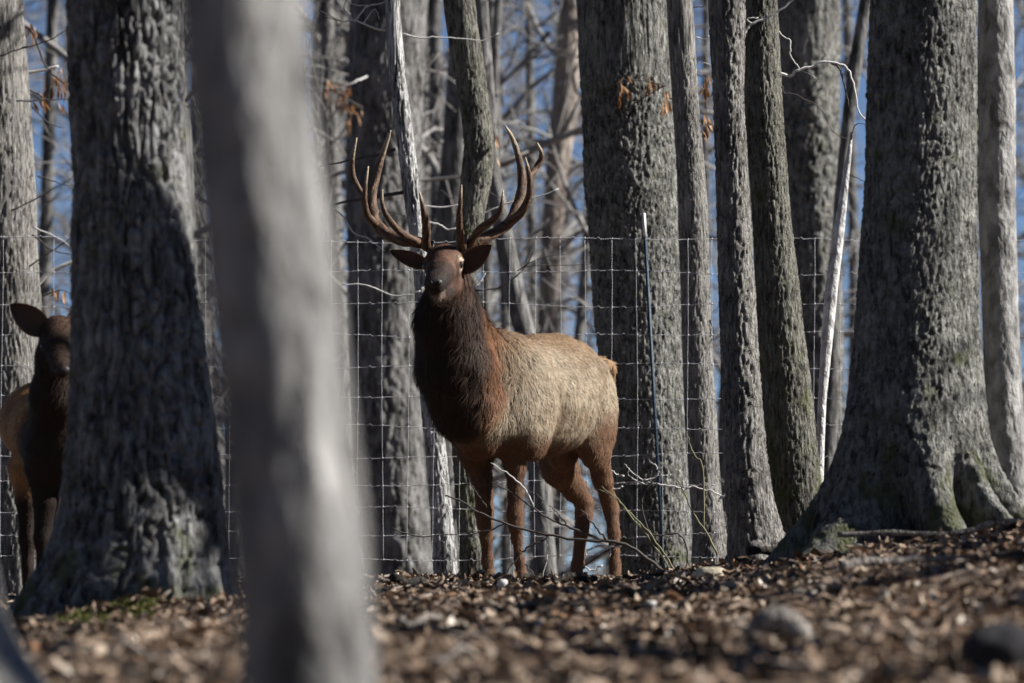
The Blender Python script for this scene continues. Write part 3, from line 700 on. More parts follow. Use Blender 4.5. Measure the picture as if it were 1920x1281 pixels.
def mnormals(V, F):
    n = np.cross(V[F[:, 2]] - V[F[:, 0]], V[F[:, 3]] - V[F[:, 1]])
    vn = np.zeros_like(V)
    for q in range(4): np.add.at(vn, F[:, q], n)
    return vn / (np.linalg.norm(vn, axis=1)[:, None] + 1e-12), n

def chain(pts, k=0.0):
    out = []
    for a, b_ in zip(pts[:-1], pts[1:]): out.append(('c', at(*a[:3]), at(*b_[:3]), a[3], b_[3], k))
    return out

def smoothed(V, F, it):
    for _ in range(it):
        A = np.zeros_like(V); c = np.zeros(len(V))
        for q in range(4):
            for d in (1, 3): np.add.at(A, F[:, q], V[F[:, (q + d) % 4]]); np.add.at(c, F[:, q], 1)
        V = 0.5 * V + 0.5 * A / c[:, None]
    return V

def fur(V, F, C, flow, length, n, seed, width=0.0035, lift=0.35):
    r = np.random.default_rng(seed); vn, fn = mnormals(V, F)
    area = np.linalg.norm(fn, axis=1); fi = r.choice(len(F), n, p=area / area.sum())
    u, v = r.random((2, n, 1)); q = V[F[fi]]
    P = (q[:, 0] * (1 - u) + q[:, 1] * u) * (1 - v) + (q[:, 3] * (1 - u) + q[:, 2] * u) * v
    nr = vn[F[fi, 0]]; col = C[F[fi, 0]] * np.exp(r.normal(0, 0.22, (n, 1)))
    fl = flow(P, nr) + r.normal(0, 0.28, (n, 3)); fl -= nr * (fl * nr).sum(1)[:, None]; fl /= np.linalg.norm(fl, axis=1)[:, None] + 1e-9
    clump = perlin(P * 26)[:, None]; sd_ = np.cross(fl, nr)
    fl = fl + sd_ * clump * 0.9; fl /= np.linalg.norm(fl, axis=1)[:, None]; sd_ = np.cross(fl, nr)
    Ln = (length(P) * r.uniform(0.6, 1.3, n))[:, None]; lf = lift * (1 + 0.8 * clump)
    m1 = P + fl * Ln * 0.5 + nr * Ln * 0.28 * lf; tip = P + fl * Ln + nr * Ln * 0.32 * lf
    w = width * r.uniform(0.6, 1.3, (n, 1)) * 0.5; P = P - nr * 0.003
    VV = np.stack([P - sd_ * w, P + sd_ * w, m1 + sd_ * w * 0.8, m1 - sd_ * w * 0.8, tip], 1).reshape(-1, 3)
    b0 = np.arange(n)[:, None] * 5
    Q = b0 + np.array([[0, 1, 2, 3]]); Tt = b0 + np.array([[3, 2, 4]])
    return VV, [Q, Tt], np.repeat(col, 5, 0)

def mixc(a, b_, t): return np.asarray(a) * (1 - t[:, None]) + np.asarray(b_) * t[:, None]

coat = coat_mat('elk_coat', 0.8, 0.3); hair = coat_mat('elk_hair', 0.7)
antler_mat = coat_mat('antler_bone', 0.6, 0.7)
eye_mat = plain('dark_eye', (0.01, 0.008, 0.006), 0.12, 0.1, 10, spec=0.6)
nose_mat = plain('wet_nose', (0.018, 0.015, 0.014), 0.5, 0.2, 80, 0.3, spec=0.35)

ALPHA = math.radians(24)
FW = np.array((-math.sin(ALPHA), -math.cos(ALPHA), 0)); LF_ = np.array((math.cos(ALPHA), -math.sin(ALPHA), 0)); UPV = np.array((0, 0, 1.))
O = np.array((-0.046, 32.7, -0.035))
ROT = np.stack([FW, LF_, UPV], 1)
def lo_(f, l, z): return O + FW * f + LF_ * l + UPV * z
prims = [('e', lo_(0.0, 0, 1.105), ROT, np.array((0.39, 0.26, 0.365)), 0.08), ('e', lo_(-0.52, 0, 1.11), ROT, np.array((0.60, 0.30, 0.35)), 0.08),
         ('e', lo_(-1.05, 0, 1.13), ROT, np.array((0.37, 0.195, 0.275)), 0.08), ('e', lo_(-0.72, 0, 1.20), ROT, np.array((0.5, 0.25, 0.285)), 0.08), ('e', lo_(-0.02, 0.17, 1.02), ROT, np.array((0.20, 0.11, 0.30)), 0.06),
         ('e', lo_(-1.09, 0.10, 0.99), ROT, np.array((0.19, 0.115, 0.29)), 0.06), ('e', lo_(-1.12, -0.12, 0.98), ROT, np.array((0.19, 0.115, 0.29)), 0.06)]
prims += chain([(844, 530, 32.12, .115), (839, 600, 32.22, .175), (853, 690, 32.3, .21), (876, 765, 32.4, .19), (896, 822, 32.52, .125)], 0.07)
prims += chain([(850, 560, 32.2, .10), (880, 640, 32.45, .13), (915, 690, 32.65, .17)], 0.08)
prims += chain([(833, 492, 32.02, .105), (831, 500, 31.92, .10), (826, 513, 31.75, .074), (818, 530, 31.58, .056), (816, 534, 31.53, .052)], 0.03)
prims += [('c', at(857, 489, 31.93), at(851, 483, 32.0), .03, .03, 0.03), ('c', at(806, 491, 31.93), at(811, 485, 32.0), .03, .03, 0.03)]
prims += chain([(838, 535, 32.0, .075), (828, 550, 31.75, .055), (820, 553, 31.6, .042)], 0.03)
prims += chain([(938, 780, 32.6, .15), (958, 830, 32.62, .09), (966, 880, 32.65, .055), (967, 930, 32.66, .043), (966, 965, 32.66, .047), (967, 985, 32.66, .04), (969, 1010, 32.68, .029), (974, 1050, 32.7, .027), (979, 1085, 32.7, .034), (981, 1094, 32.66, .036), (982, 1108, 32.62, .044)], 0.03)
prims += chain([(886, 790, 32.75, .15), (893, 850, 32.75, .10), (903, 900, 32.75, .057), (908, 930, 32.75, .048), (908, 962, 32.75, .05), (910, 985, 32.75, .042), (912, 1010, 32.77, .034), (914, 1050, 32.8, .031), (917, 1085, 32.8, .037), (918, 1094, 32.76, .038), (918, 1108, 32.72, .046)], 0.03)
prims += chain([(1106, 770, 33.72, .125), (1118, 850, 33.76, .08), (1130, 900, 33.84, .055), (1140, 935, 33.93, .045), (1146, 955, 33.95, .045), (1151, 1000, 33.9, .035), (1153, 1060, 33.86, .031), (1154, 1085, 33.84, .037), (1154, 1108, 33.78, .046)], 0.03)
prims += chain([(1040, 800, 33.95, .16), (1050, 880, 33.93, .105), (1078, 918, 34.0, .07), (1096, 943, 34.05, .05), (1095, 965, 34.05, .05), (1090, 1000, 34.0, .040), (1083, 1060, 33.95, .035), (1081, 1085, 33.92, .04), (1080, 1108, 33.86, .048)], 0.03)
prims += chain([(1126, 684, 34.0, .05), (1140, 690, 34.08, .038), (1147, 714, 34.12, .02)], 0.03)
V, F = sdf_mesh(prims, (-0.85, 31.35, -0.12), (0.85, 34.55, 2.05), 0.0135)
V = smoothed(V, F, 2)
vn, _ = mnormals(V, F)
V = V + vn * (0.010 * perlin(V * 7) + 0.004 * perlin(V * 22))[:, None] * sst(V[:, 2], 0.5, 0.9)[:, None] * sst(-V[:, 2], -1.75, -1.6)[:, None]

fl_, ll_, zl_ = (V - O) @ FW, (V - O) @ LF_, V[:, 2] - O[2]
def gs(a, b_, c, sa, sc): return np.exp(-((fl_ - a) / sa) ** 2 - ((zl_ - c) / sc) ** 2) * (np.abs(ll_) > 0.08)
V = V + vn * (-0.030 * gs(-0.86, 0, 1.02, 0.07, 0.16) - 0.016 * gs(-0.27, 0, 1.05, 0.05, 0.2) + 0.022 * gs(-0.98, 0, 1.30, 0.07, 0.05) + 0.015 * gs(-0.02, 0, 1.2, 0.07, 0.2) + 0.004 * np.sin(fl_ * 75) * gs(-0.52, 0, 1.0, 0.18, 0.16))[:, None]
def elk_local(P): d = P - O; return d @ FW, d @ LF_, d[:, 2]
def bull_colour(P):
    f, l, z = elk_local(P); n1 = perlin(P * 4); n2 = perlin(P * 15)
    c = mixc((0.165, 0.115, 0.07), (0.32, 0.26, 0.185), sst(0.7 * n1 + 0.35 * n2 + 0.6 * perlin(np.stack([(f + z) * 7, l * 14, (z - f) * 30], -1)), -0.8, 0.6))
    c = mixc(c, (0.22, 0.13, 0.07), sst(z + 0.08 * n2, 1.28, 1.46) * 0.65)
    c = mixc(c, (0.27, 0.155, 0.08), sst(-f + 0.05 * n2, 1.30, 1.44) * 0.75)
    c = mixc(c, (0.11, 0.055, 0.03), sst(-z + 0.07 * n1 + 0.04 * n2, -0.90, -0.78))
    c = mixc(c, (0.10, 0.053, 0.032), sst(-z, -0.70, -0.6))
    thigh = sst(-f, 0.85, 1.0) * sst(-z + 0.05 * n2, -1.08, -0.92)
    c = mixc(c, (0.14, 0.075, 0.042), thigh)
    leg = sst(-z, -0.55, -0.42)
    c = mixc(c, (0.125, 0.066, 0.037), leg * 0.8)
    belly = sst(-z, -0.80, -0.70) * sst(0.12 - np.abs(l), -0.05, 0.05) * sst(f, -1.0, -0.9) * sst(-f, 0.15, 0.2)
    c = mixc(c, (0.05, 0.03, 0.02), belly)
    neck = sst(f + 0.04 * n2 + 0.05 * n1 + 0.35 * (z - 1.1) - 0.25 * np.clip(l, -.2, .3), 0.24, 0.38) * sst(z, 0.75, 0.85)
    c = mixc(c, mixc((0.17, 0.078, 0.038), (0.036, 0.021, 0.014), sst(f - 0.9 * l + 0.05 * n2, 0.28, 0.5)), neck)  # sunward side of the neck painted lighter and rustier, as if lit
    head = sst(P[:, 2], 1.52, 1.60) * sst(-P[:, 1], -32.12, -32.0)
    c = mixc(c, mixc((0.055, 0.029, 0.019), (0.115, 0.062, 0.041), sst(n2, -0.4, 0.4)), head)
    muz = np.maximum(sst(-P[:, 1], -31.76, -31.62), sst(-P[:, 2], -1.66, -1.60) * sst(-P[:, 1], -31.95, -31.8))
    c = mixc(c, (0.026, 0.018, 0.015), muz * head)
    lip = at(822, 553, 31.58); c = mixc(c, (0.22, 0.17, 0.13), sst(-np.linalg.norm(P - lip, axis=1), -0.045, -0.03))
    eyeL = at(861, 497, 31.9); dd = np.linalg.norm(P - eyeL, axis=1)
    up_ = np.abs(P[:, 2] - eyeL[2])
    c = mixc(c, (0.42, 0.36, 0.27), sst(-dd, -0.05, -0.036) * sst(up_, 0.016, 0.024) * head)
    c = mixc(c, (0.03, 0.025, 0.02), sst(-z, -0.085, -0.07))
    return np.clip(c, 0.01, 0.9)
def bull_flow(P, nr):
    f, l, z = elk_local(P)
    nk = sst(f + 0.35 * (z - 1.1), 0.05, 0.25)[:, None]; lg = sst(-z, -0.75, -0.6)[:, None]
    d = (-FW)[None] * 0.8 + np.array((0, 0, -0.75))[None]
    d = d * (1 - nk) + nk * np.array((0.15, 0.15, -1.0)); d = d * (1 - lg) + lg * np.array((0, 0.1, -1.0))
    hd = (sst(P[:, 2], 1.52, 1.6) * sst(-P[:, 1], -32.1, -31.98))[:, None]
    return d * (1 - hd) + hd * np.array((0.0, 0.9, 0.3))
def bull_len(P):
    f, l, z = elk_local(P); nk = sst(f + 0.35 * (z - 1.1), 0.05, 0.25) * sst(z, 0.8, 0.95)
    hd = sst(P[:, 2], 1.5, 1.6) * sst(-P[:, 1], -32.12, -31.98); lg = sst(-z, -0.72, -0.5)
    L0 = 0.034 * (1 - nk) + 0.085 * nk; L0 = L0 * (1 - lg) + 0.022 * lg
    return L0 * (1 - hd) + 0.02 * hd

bull = thing('bull_elk', 'bull elk with wide branching antlers standing on the crest facing the camera', 'elk', O)
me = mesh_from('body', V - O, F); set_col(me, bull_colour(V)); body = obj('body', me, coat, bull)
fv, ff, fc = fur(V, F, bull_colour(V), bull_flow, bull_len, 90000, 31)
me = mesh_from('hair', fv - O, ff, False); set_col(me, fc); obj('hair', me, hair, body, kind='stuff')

def antler(name, main, tines, parent, origin, n=44):
    def tube(pts, nn):
        P = spline(np.array([[*at(*p[:3]), p[3]] for p in pts]), nn)
        T = Tubes(); T.add(P[:, :3], P[:, 3] * (1 + 0.05 * rng.normal(size=nn)), 10)
        me = T.mesh(name, origin)
        t = np.concatenate([np.repeat(np.linspace(0, 1, nn), 10), [0, 1]])
        c = mixc((0.05, 0.032, 0.022), (0.145, 0.088, 0.056), sst(np.sin(np.arange(len(t)) * 2.4) + 0.3, -0.6, 1)); c = mixc(c, (0.46, 0.38, 0.27), sst(t, 0.72, 0.97))
        return me, c
    me, c = tube(main, n); set_col(me, c); a = obj('antler', me, antler_mat, parent)
    for tn in tines:
        me, c = tube(tn, 22); me.name = 'tine'; set_col(me, c); obj('tine', me, antler_mat, a)
def cr(cx, cy): return 600 + 0.3279 * cx, 220 + 0.3279 * cy
def A(*rows): return [(*cr(a, b_), Y, r) for a, b_, Y, r in rows]
antler('antler', A((640, 745, 32.08, .036), (560, 715, 32.08, .034), (470, 705, 32.12, .032), (385, 668, 32.18, .031), (320, 605, 32.22, .034), (300, 530, 32.24, .034), (300, 440, 32.27, .026), (320, 350, 32.3, .022), (352, 230, 32.3, .018), (385, 130, 32.27, .012), (404, 76, 32.24, .004)),
       [A((605, 735, 32.02, .026), (608, 640, 31.86, .024), (598, 560, 31.78, .020), (582, 490, 31.76, .013), (569, 425, 31.76, .004)),
        A((560, 712, 32.04, .024), (480, 672, 31.94, .022), (410, 605, 31.86, .019), (368, 535, 31.83, .016), (354, 470, 31.83, .011), (358, 412, 31.83, .003)),
        A((318, 608, 32.2, .026), (272, 560, 32.1, .020), (255, 480, 32.04, .017), (260, 390, 32.02, .012), (276, 280, 32.02, .004)),
        A((302, 480, 32.26, .022), (255, 450, 32.34, .018), (215, 395, 32.38, .017), (186, 320, 32.38, .017), (186, 230, 32.36, .013), (210, 117, 32.33, .004))], bull, O)
antler('antler', A((815, 760, 32.08, .036), (850, 730, 32.08, .034), (920, 700, 32.1, .032), (1000, 660, 32.15, .031), (1080, 605, 32.2, .034), (1125, 520, 32.25, .033), (1152, 420, 32.28, .029), (1152, 310, 32.3, .024), (1125, 190, 32.3, .018), (1090, 100, 32.27, .012), (1057, 46, 32.24, .004)),
       [A((815, 745, 32.02, .026), (800, 650, 31.88, .022), (797, 560, 31.8, .016), (804, 470, 31.77, .011), (810, 385, 31.77, .003)),
        A((850, 730, 32.04, .024), (910, 645, 31.96, .024), (985, 590, 31.9, .021), (1028, 540, 31.86, .016), (1042, 480, 31.85, .011), (1047, 415, 31.85, .003)),
        A((1070, 612, 32.18, .03), (1150, 545, 32.1, .026), (1195, 450, 32.05, .021), (1200, 360, 32.03, .017), (1188, 290, 32.03, .011), (1174, 228, 32.03, .003)),
        A((1152, 390, 32.28, .022), (1205, 330, 32.36, .019), (1245, 275, 32.4, .018), (1267, 215, 32.38, .015), (1243, 146, 32.35, .004))], bull, O)

def ear(parent, origin, base, tip, half_w, face, colr, inner=(0.085, 0.055, 0.04)):
    base, tip = np.array(base), np.array(tip); ax_ = tip - base; Ln = np.linalg.norm(ax_); ax_ /= Ln
    face = np.array(face, float); face -= ax_ * (face @ ax_); face /= np.linalg.norm(face); side = np.cross(ax_, face)
    nu, nv = 13, 11; V = []; C = []
    for layer in (0, 1):
        for i in range(nu):
            u = i / (nu - 1); w = half_w * (math.sin(math.pi * min(1, (u * 0.9 + 0.1)) ** 0.85) ** 0.75 + 0.02)
            for j in range(nv):
                v = -1 + 2 * j / (nv - 1); cup = 0.55 * half_w * (v * v) * (1 - 0.4 * u)
                p = base + ax_ * Ln * u + side * w * v + face * (cup - layer * (0.012 * (1 - v * v) + 0.003))
                V.append(p); C.append(np.array(colr) * 1.8 if abs(v) > 0.85 else (colr if layer else inner))  # rims painted brighter to stand for sun on the ear edges
    F = []; q = nu * nv
    for i in range(nu - 1):
        for j in range(nv - 1):
            a = i * nv + j; F.append((a, a + 1, a + nv + 1, a + nv)); F.append((q + a, q + a + nv, q + a + nv + 1, q + a + 1))
        for j, s_ in ((0, 1), (nv - 1, -1)):
            a = i * nv + j; F.append((a, a + nv, q + a + nv, q + a)[::s_])
    V = np.array(V); C = np.array(C); me = mesh_from('ear', V - origin, np.array(F)); set_col(me, C); e = obj('ear', me, coat, parent)
    r = np.random.default_rng(5); pick = r.choice(len(V), 1500); P = V[pick] + r.normal(0, 0.004, (1500, 3))
    return e
ear(bull, O, at(862, 505, 32.06), at(922, 458, 32.02), 0.062, (-0.1, -1, -0.25), (0.15, 0.08, 0.045))
ear(bull, O, at(800, 495, 32.06), at(730, 469, 32.02), 0.045, (0.1, -1, -0.45), (0.13, 0.07, 0.04))
def ball(name, c, r, parent, origin, material, sq=(1, 1, 1)):
    u = np.linspace(0, np.pi, 13); v = np.linspace(0, 2 * np.pi, 20, endpoint=False); U, W = np.meshgrid(u, v, indexing='ij')
    P = np.stack([np.sin(U) * np.cos(W) * sq[0], np.sin(U) * np.sin(W) * sq[1], np.cos(U) * sq[2]], -1).reshape(-1, 3) * r + c
    i = np.arange(12)[:, None] * 20; j = np.arange(20)[None]; k = (j + 1) % 20
    return obj(name, mesh_from(name, P - origin, np.stack([i + j, i + 20 + j, i + 20 + k, i + k], -1).reshape(-1, 4)), material, parent)
ball('eye', at(861, 497, 31.89), 0.023, bull, O, eye_mat); ball('eye', at(799, 499, 31.89), 0.023, bull, O, eye_mat)
ball('nose', at(815, 530, 31.49), 0.036, bull, O, nose_mat, (1.2, 0.5, 0.75))
nostril_mat = plain('nostril', (0.004, 0.003, 0.003), 0.7, 0.1, 20)
for px in (808, 822): ball('nostril', at(px, 530, 31.475), 0.012, bull, O, nostril_mat, (0.8, 0.7, 1.0))

# cow elk, mostly behind the furrowed tree
OC = np.array((*at(108, 800, 29.0)[:2], h1(at(108, 800, 29.0)[0], 29.0)))
cp = chain([(114, 850, 28.85, .18), (98, 815, 29.2, .20), (78, 793, 29.7, .195), (72, 793, 30.2, .19), (75, 815, 30.5, .13)], 0.08)
cp += chain([(112, 820, 28.85, .17), (106, 740, 28.7, .125), (106, 670, 28.62, .095), (108, 630, 28.6, .085)], 0.06)
cp += chain([(109, 622, 28.58, .085), (112, 655, 28.42, .068), (116, 690, 28.25, .048)], 0.03)
for x0, x1, Y in ((85, 80, 28.85), (146, 146, 28.9), (52, 52, 30.35), (100, 98, 30.4)):
    cp += chain([(x0, 880, Y, .11), (x0, 940, Y, .06), (x1, 1010, Y, .045), (x1, 1060, Y, .03), (x1, 1125, Y, .03), (x1, 1148, Y - .03, .045)], 0.03)
lo3 = np.array((-2.75, 28.05, -0.35)); V, F = sdf_mesh(cp, lo3, (-1.75, 30.85, 1.45), 0.015)
V = smoothed(V, F, 2)
def cow_colour(P):
    n1 = perlin(P * 5); n2 = perlin(P * 15); z = P[:, 2] - OC[2]
    c = mixc((0.30, 0.15, 0.062), (0.46, 0.26, 0.115), sst(n1 + 0.4 * n2, -0.5, 0.6))  # body coat painted bright orange to read as sunlit
    c = mixc(c, (0.03, 0.018, 0.012), sst(-P[:, 1] + 0.05 * n1, -29.1, -28.9))  # shade painted into the coat of neck and front
    hd = sst(z, 1.36, 1.42) * sst(-P[:, 1], -28.72, -28.6); c = mixc(c, (0.05, 0.028, 0.018), hd)  # face coat darkened to sink into the shaded silhouette
    return mixc(c, (0.022, 0.014, 0.01), sst(-z, -0.7, -0.55))  # leg colour darkened to carry the shade behind the tree
cow = thing('cow_elk', 'antlerless cow elk peering past the furrowed tree, sunlit orange painted into her body coat', 'elk', OC)
me = mesh_from('body', V - OC, F); set_col(me, cow_colour(V)); cb = obj('body', me, coat, cow)
def cow_flow(P, nr):
    nk = sst(-P[:, 1], -28.95, -28.8)[:, None]
    return (1 - nk) * np.array((0, 0.8, -0.7)) + nk * np.array((0, 0.2, -1.0))
fv, ff, fc = fur(V, F, cow_colour(V), cow_flow, lambda P: 0.016 + 0.02 * sst(P[:, 2], 0.4, 0.7) * (1 - sst(P[:, 2], 1.25, 1.3)), 36000, 33)
me = mesh_from('hair', fv - OC, ff, False); set_col(me, fc); obj('hair', me, hair, cb, kind='stuff')
ear(cow, OC, at(88, 620, 28.6), at(20, 570, 28.6), 0.07, (0.1, -1, -0.3), (0.10, 0.055, 0.03))
ear(cow, OC, at(130, 616, 28.6), at(196, 566, 28.6), 0.07, (-0.1, -1, -0.3), (0.12, 0.065, 0.035))
ball('eye', at(82, 650, 28.5), 0.018, cow, OC, eye_mat); ball('eye', at(137, 650, 28.5), 0.018, cow, OC, eye_mat)
ball('nose', at(117, 694, 28.215), 0.034, cow, OC, nose_mat, (1.1, 0.6, 0.8))

# ------------------------------------------------------------------ brush, fallen wood and stones
def brush(name, label, cat, stems, Y, base=None):
    o = None
    for nm, pts, r0, r1, m_ in stems:
        P = np.array([at(p[0], p[1], Y + (p[2] if len(p) > 2 else 0)) for p in pts])
        if o is None:
            bp_ = P[0]; o = thing(name, label, cat, (bp_[0], bp_[1], h1(bp_[0], bp_[1]))); bo = np.array(o.location)
        n = max(6, 4 * len(P)); S = spline(P, n); S[1:-1] += rng.normal(0, 0.003, S[1:-1].shape)
        T = Tubes(); T.add(S, np.linspace(r0, r1, n), 6); obj(nm, T.mesh(nm, bo), m_, o)
    return o
brush('fallen_branch', 'dark fallen branch fanning its twigs across the legs of the bull elk', 'branch', [
    ('stem', [(1260, 1085), (1210, 1045), (1165, 1018), (1120, 1014), (1060, 1009), (1000, 997), (940, 980), (895, 958), (855, 936), (835, 930)], 0.011, 0.004, twig_dark),
    ('twig', [(1130, 1014), (1075, 992), (1035, 975), (990, 945), (955, 922), (922, 905)], 0.007, 0.003, twig_dark), ('twig', [(1000, 950), (985, 918), (955, 890), (920, 868)], 0.006, 0.003, twig_pale),
    ('twig', [(1140, 1015), (1115, 985), (1088, 955)], 0.008, 0.003, twig_dark), ('twig', [(1062, 983), (1045, 960), (1030, 948)], 0.005, 0.002, twig_dark), ('twig', [(1165, 1020), (1120, 1045), (1085, 1072), (1066, 1090)], 0.007, 0.003, twig_dark),
    ('twig', [(1165, 1024), (1140, 1025), (1118, 1026), (1100, 1034)], 0.009, 0.005, twig_pale), ('twig', [(1143, 1026), (1144, 1040), (1138, 1046)], 0.005, 0.003, twig_pale), ('twig', [(1130, 1060), (1108, 1070), (1096, 1062), (1095, 1085)], 0.006, 0.003, twig_pale),
    ('twig', [(1028, 1006), (990, 1028), (975, 1040), (950, 1072), (935, 1086)], 0.006, 0.003, twig_dark), ('twig', [(985, 1058), (1000, 1078), (1012, 1090)], 0.004, 0.002, twig_dark), ('twig', [(945, 982), (915, 995), (860, 1006)], 0.005, 0.002, twig_dark),
    ('twig', [(1012, 948), (1015, 935), (990, 920)], 0.004, 0.002, twig_dark), ('twig', [(912, 952), (895, 925), (885, 910)], 0.004, 0.002, twig_dark), ('twig', [(1024, 1005), (1026, 1040), (1018, 1085)], 0.004, 0.002, twig_pale), ('twig', [(735, 990), (780, 1005), (840, 1003), (900, 995)], 0.004, 0.002, twig_dark)], 31.9)
olive = plain('olive_stem', (0.19, 0.18, 0.10), 0.7, 0.3, 30)
brush('briar_stems', 'thin olive briar stems arching beside the fence post', 'shrub', [
    ('stem', [(1272, 1082), (1240, 1030), (1205, 985), (1165, 945), (1128, 912)], 0.006, 0.003, olive), ('stem', [(1262, 1082), (1225, 1020), (1185, 970), (1150, 930), (1118, 918)], 0.005, 0.003, olive),
    ('stem', [(1345, 1040), (1330, 1008), (1303, 968), (1288, 934), (1270, 900)], 0.007, 0.003, olive), ('stem', [(1320, 1000), (1318, 881), (1300, 850), (1287, 815)], 0.005, 0.003, olive), ('twig', [(1200, 985), (1188, 975), (1178, 958)], 0.004, 0.002, olive)], 31.8)
brush('dry_sapling', 'spray of dry white twigs between the bull elk and the fence post', 'shrub', [
    ('stem', [(1290, 1060), (1282, 1010), (1260, 1000), (1230, 1004), (1212, 985), (1205, 930), (1232, 892)], 0.006, 0.004, twig_dark),
    ('twig', [(1236, 884), (1228, 893), (1215, 899), (1202, 898)], 0.006, 0.004, twig_pale), ('twig', [(1232, 880), (1230, 872), (1219, 866)], 0.004, 0.002, twig_pale), ('twig', [(1202, 898), (1185, 885), (1170, 870)], 0.004, 0.002, twig_pale),
    ('twig', [(1208, 907), (1190, 900), (1178, 890), (1180, 878)], 0.005, 0.003, twig_pale), ('twig', [(1170, 892), (1158, 891), (1146, 881)], 0.006, 0.003, twig_pale), ('twig', [(1230, 906), (1190, 904), (1150, 908)], 0.004, 0.002, twig_pale),
    ('twig', [(1286, 921), (1270, 914), (1250, 911), (1230, 906)], 0.006, 0.004, twig_pale), ('twig', [(1168, 912), (1155, 917), (1142, 914), (1120, 918)], 0.005, 0.003, twig_pale), ('twig', [(1257, 889), (1249, 892), (1240, 890)], 0.005, 0.003, twig_pale),
    ('twig', [(1352, 930), (1330, 920), (1298, 913), (1284, 920)], 0.005, 0.004, twig_pale), ('twig', [(1362, 927), (1350, 935), (1348, 940)], 0.009, 0.006, twig_pale)], 34.4)

def stone(name, label, cat, px, py, w, hgt, d, seed, material, sink=0.25):
    p = hit(px, py); r = np.random.default_rng(seed)
    u = np.linspace(0, np.pi, 15); v = np.linspace(0, 2 * np.pi, 24, endpoint=False); U, W = np.meshgrid(u, v, indexing='ij')
    D = np.stack([np.sin(U) * np.cos(W), np.sin(U) * np.sin(W), np.cos(U)], -1).reshape(-1, 3)
    D *= (1 + 0.28 * perlin(D * 1.6 + seed) + 0.10 * perlin(D * 5 + seed))[:, None]; D = np.sign(D) * np.abs(D) ** 0.85
    P = D * np.array((w / 2, d / 2, hgt / 2))
    i = np.arange(14)[:, None] * 24; j = np.arange(24)[None]; k = (j + 1) % 24
    g = h1(p[0], p[1])
    return obj(name, mesh_from(name, P, np.stack([i + j, i + 24 + j, i + 24 + k, i + k], -1).reshape(-1, 4)), material, None, (p[0], p[1], g + hgt * (0.5 - sink)), label=label, category=cat)
pale_st = plain('pale_stone', (0.55, 0.48, 0.36), 0.8, 0.25, 25, 0.6); white_st = plain('white_stone', (0.62, 0.60, 0.57), 0.8, 0.2, 25, 0.5); dark_st = plain('dark_stone', (0.022, 0.021, 0.023), 0.9, 0.4, 15, 0.8)  # dark stone tone stands in for shade on the boulder
wood_grey = bark_mat('weathered_wood', (0.12, 0.105, 0.095), (0.42, 0.38, 0.34), 30, 0.5, 0.6)
wood_dark = bark_mat('rotten_dark_wood', (0.03, 0.026, 0.023), (0.10, 0.085, 0.07), 30, 0.5, 0.6)
stone('flat_stone', 'flat cream coloured stone on the crest below the pale tree', 'stone', 1332, 1085, 0.17, 0.075, 0.14, 3, pale_st)
stone('white_stone', 'small white stone before the front hooves of the bull', 'stone', 942, 1100, 0.055, 0.05, 0.05, 5, white_st)
stone('grey_stone', 'small pale grey stone in the middle of the leaf litter', 'stone', 1222, 1140, 0.06, 0.04, 0.06, 8, white_st)
stone('white_chip', 'bright white chip low among the leaves', 'stone', 958, 1262, 0.05, 0.022, 0.06, 9, white_st)
stone('dark_boulder', 'dark boulder at the near edge of the slope, shade put into its colour', 'boulder', 1880, 1262, 0.24, 0.20, 0.25, 12, dark_st, 0.3)

def log(name, label, pts, r0, r1, material, Y=None, sub=None):
    P = []
    for px, py in pts:
        p = hit(px, py) if Y is None else at(px, py, Y); P.append(p)
    P = np.array(P)
    if Y is None: P[:, 1] = P[:, 1].mean() + np.linspace(-0.1, 0.1, len(P)); P[:, 0] = [at(a[0], a[1], y)[0] for a, y in zip(pts, P[:, 1])]; P[:, 2] = [at(a[0], a[1], y)[2] for a, y in zip(pts, P[:, 1])]; P[:, 2] = np.maximum(P[:, 2], H(P[:, 0], P[:, 1]))
    n = 40; S = spline(P, n); S[:, 2] += (0.022 + 0.6 * r0 if Y is None else 0.01) + 0.010 * np.sin(np.linspace(0, 9, n) + r0 * 900); T = Tubes(); T.add(S, np.linspace(r0, r1, n) * (1 + 0.12 * np.sin(np.arange(n) * 0.9)), 10)
    o = P[0].copy(); return obj(name, T.mesh(name, o), material, None, o, label=label, category='branch')
log('bowed_branch', 'long bowed grey branch lying on the slope below the massive tree', [(1575, 1082), (1640, 1068), (1700, 1062), (1760, 1068), (1812, 1086)], 0.022, 0.012, wood_grey)
log('long_root', 'long pale branch lying along the foot of the massive tree', [(1570, 1004), (1660, 1006), (1750, 1008), (1810, 998), (1862, 986), (1940, 988)], 0.013, 0.02, wood_grey, 28.1)
log('dark_log', 'dark rotten log under the moss bank', [(1400, 1049), (1470, 1046), (1540, 1044), (1600, 1048)], 0.022, 0.026, wood_dark)
log('dark_stick', 'short dark log just in front of the hind hooves', [(1035, 1099), (1075, 1097), (1118, 1098)], 0.018, 0.015, wood_dark)
log('black_log', 'dark log in the litter beside the blurred leaning trunk', [(735, 1100), (770, 1103), (800, 1107)], 0.022, 0.018, wood_dark)
log('pale_stick', 'pale stick pointing up the slope in the litter', [(745, 1194), (785, 1182), (828, 1168)], 0.016, 0.009, wood_grey)
log('thin_stick', 'thin straight grey stick in the litter below the flat stone', [(1485, 1124), (1520, 1120), (1570, 1114)], 0.007, 0.005, wood_grey)
log('bent_stick', 'curved grey stick close to the bottom of the slope', [(810, 1262), (860, 1240), (905, 1262)], 0.01, 0.008, wood_grey)
log('forked_stick', 'crooked pale stick on the slope in front of the bull', [(930, 1160), (985, 1150), (1030, 1140)], 0.010, 0.006, wood_grey)
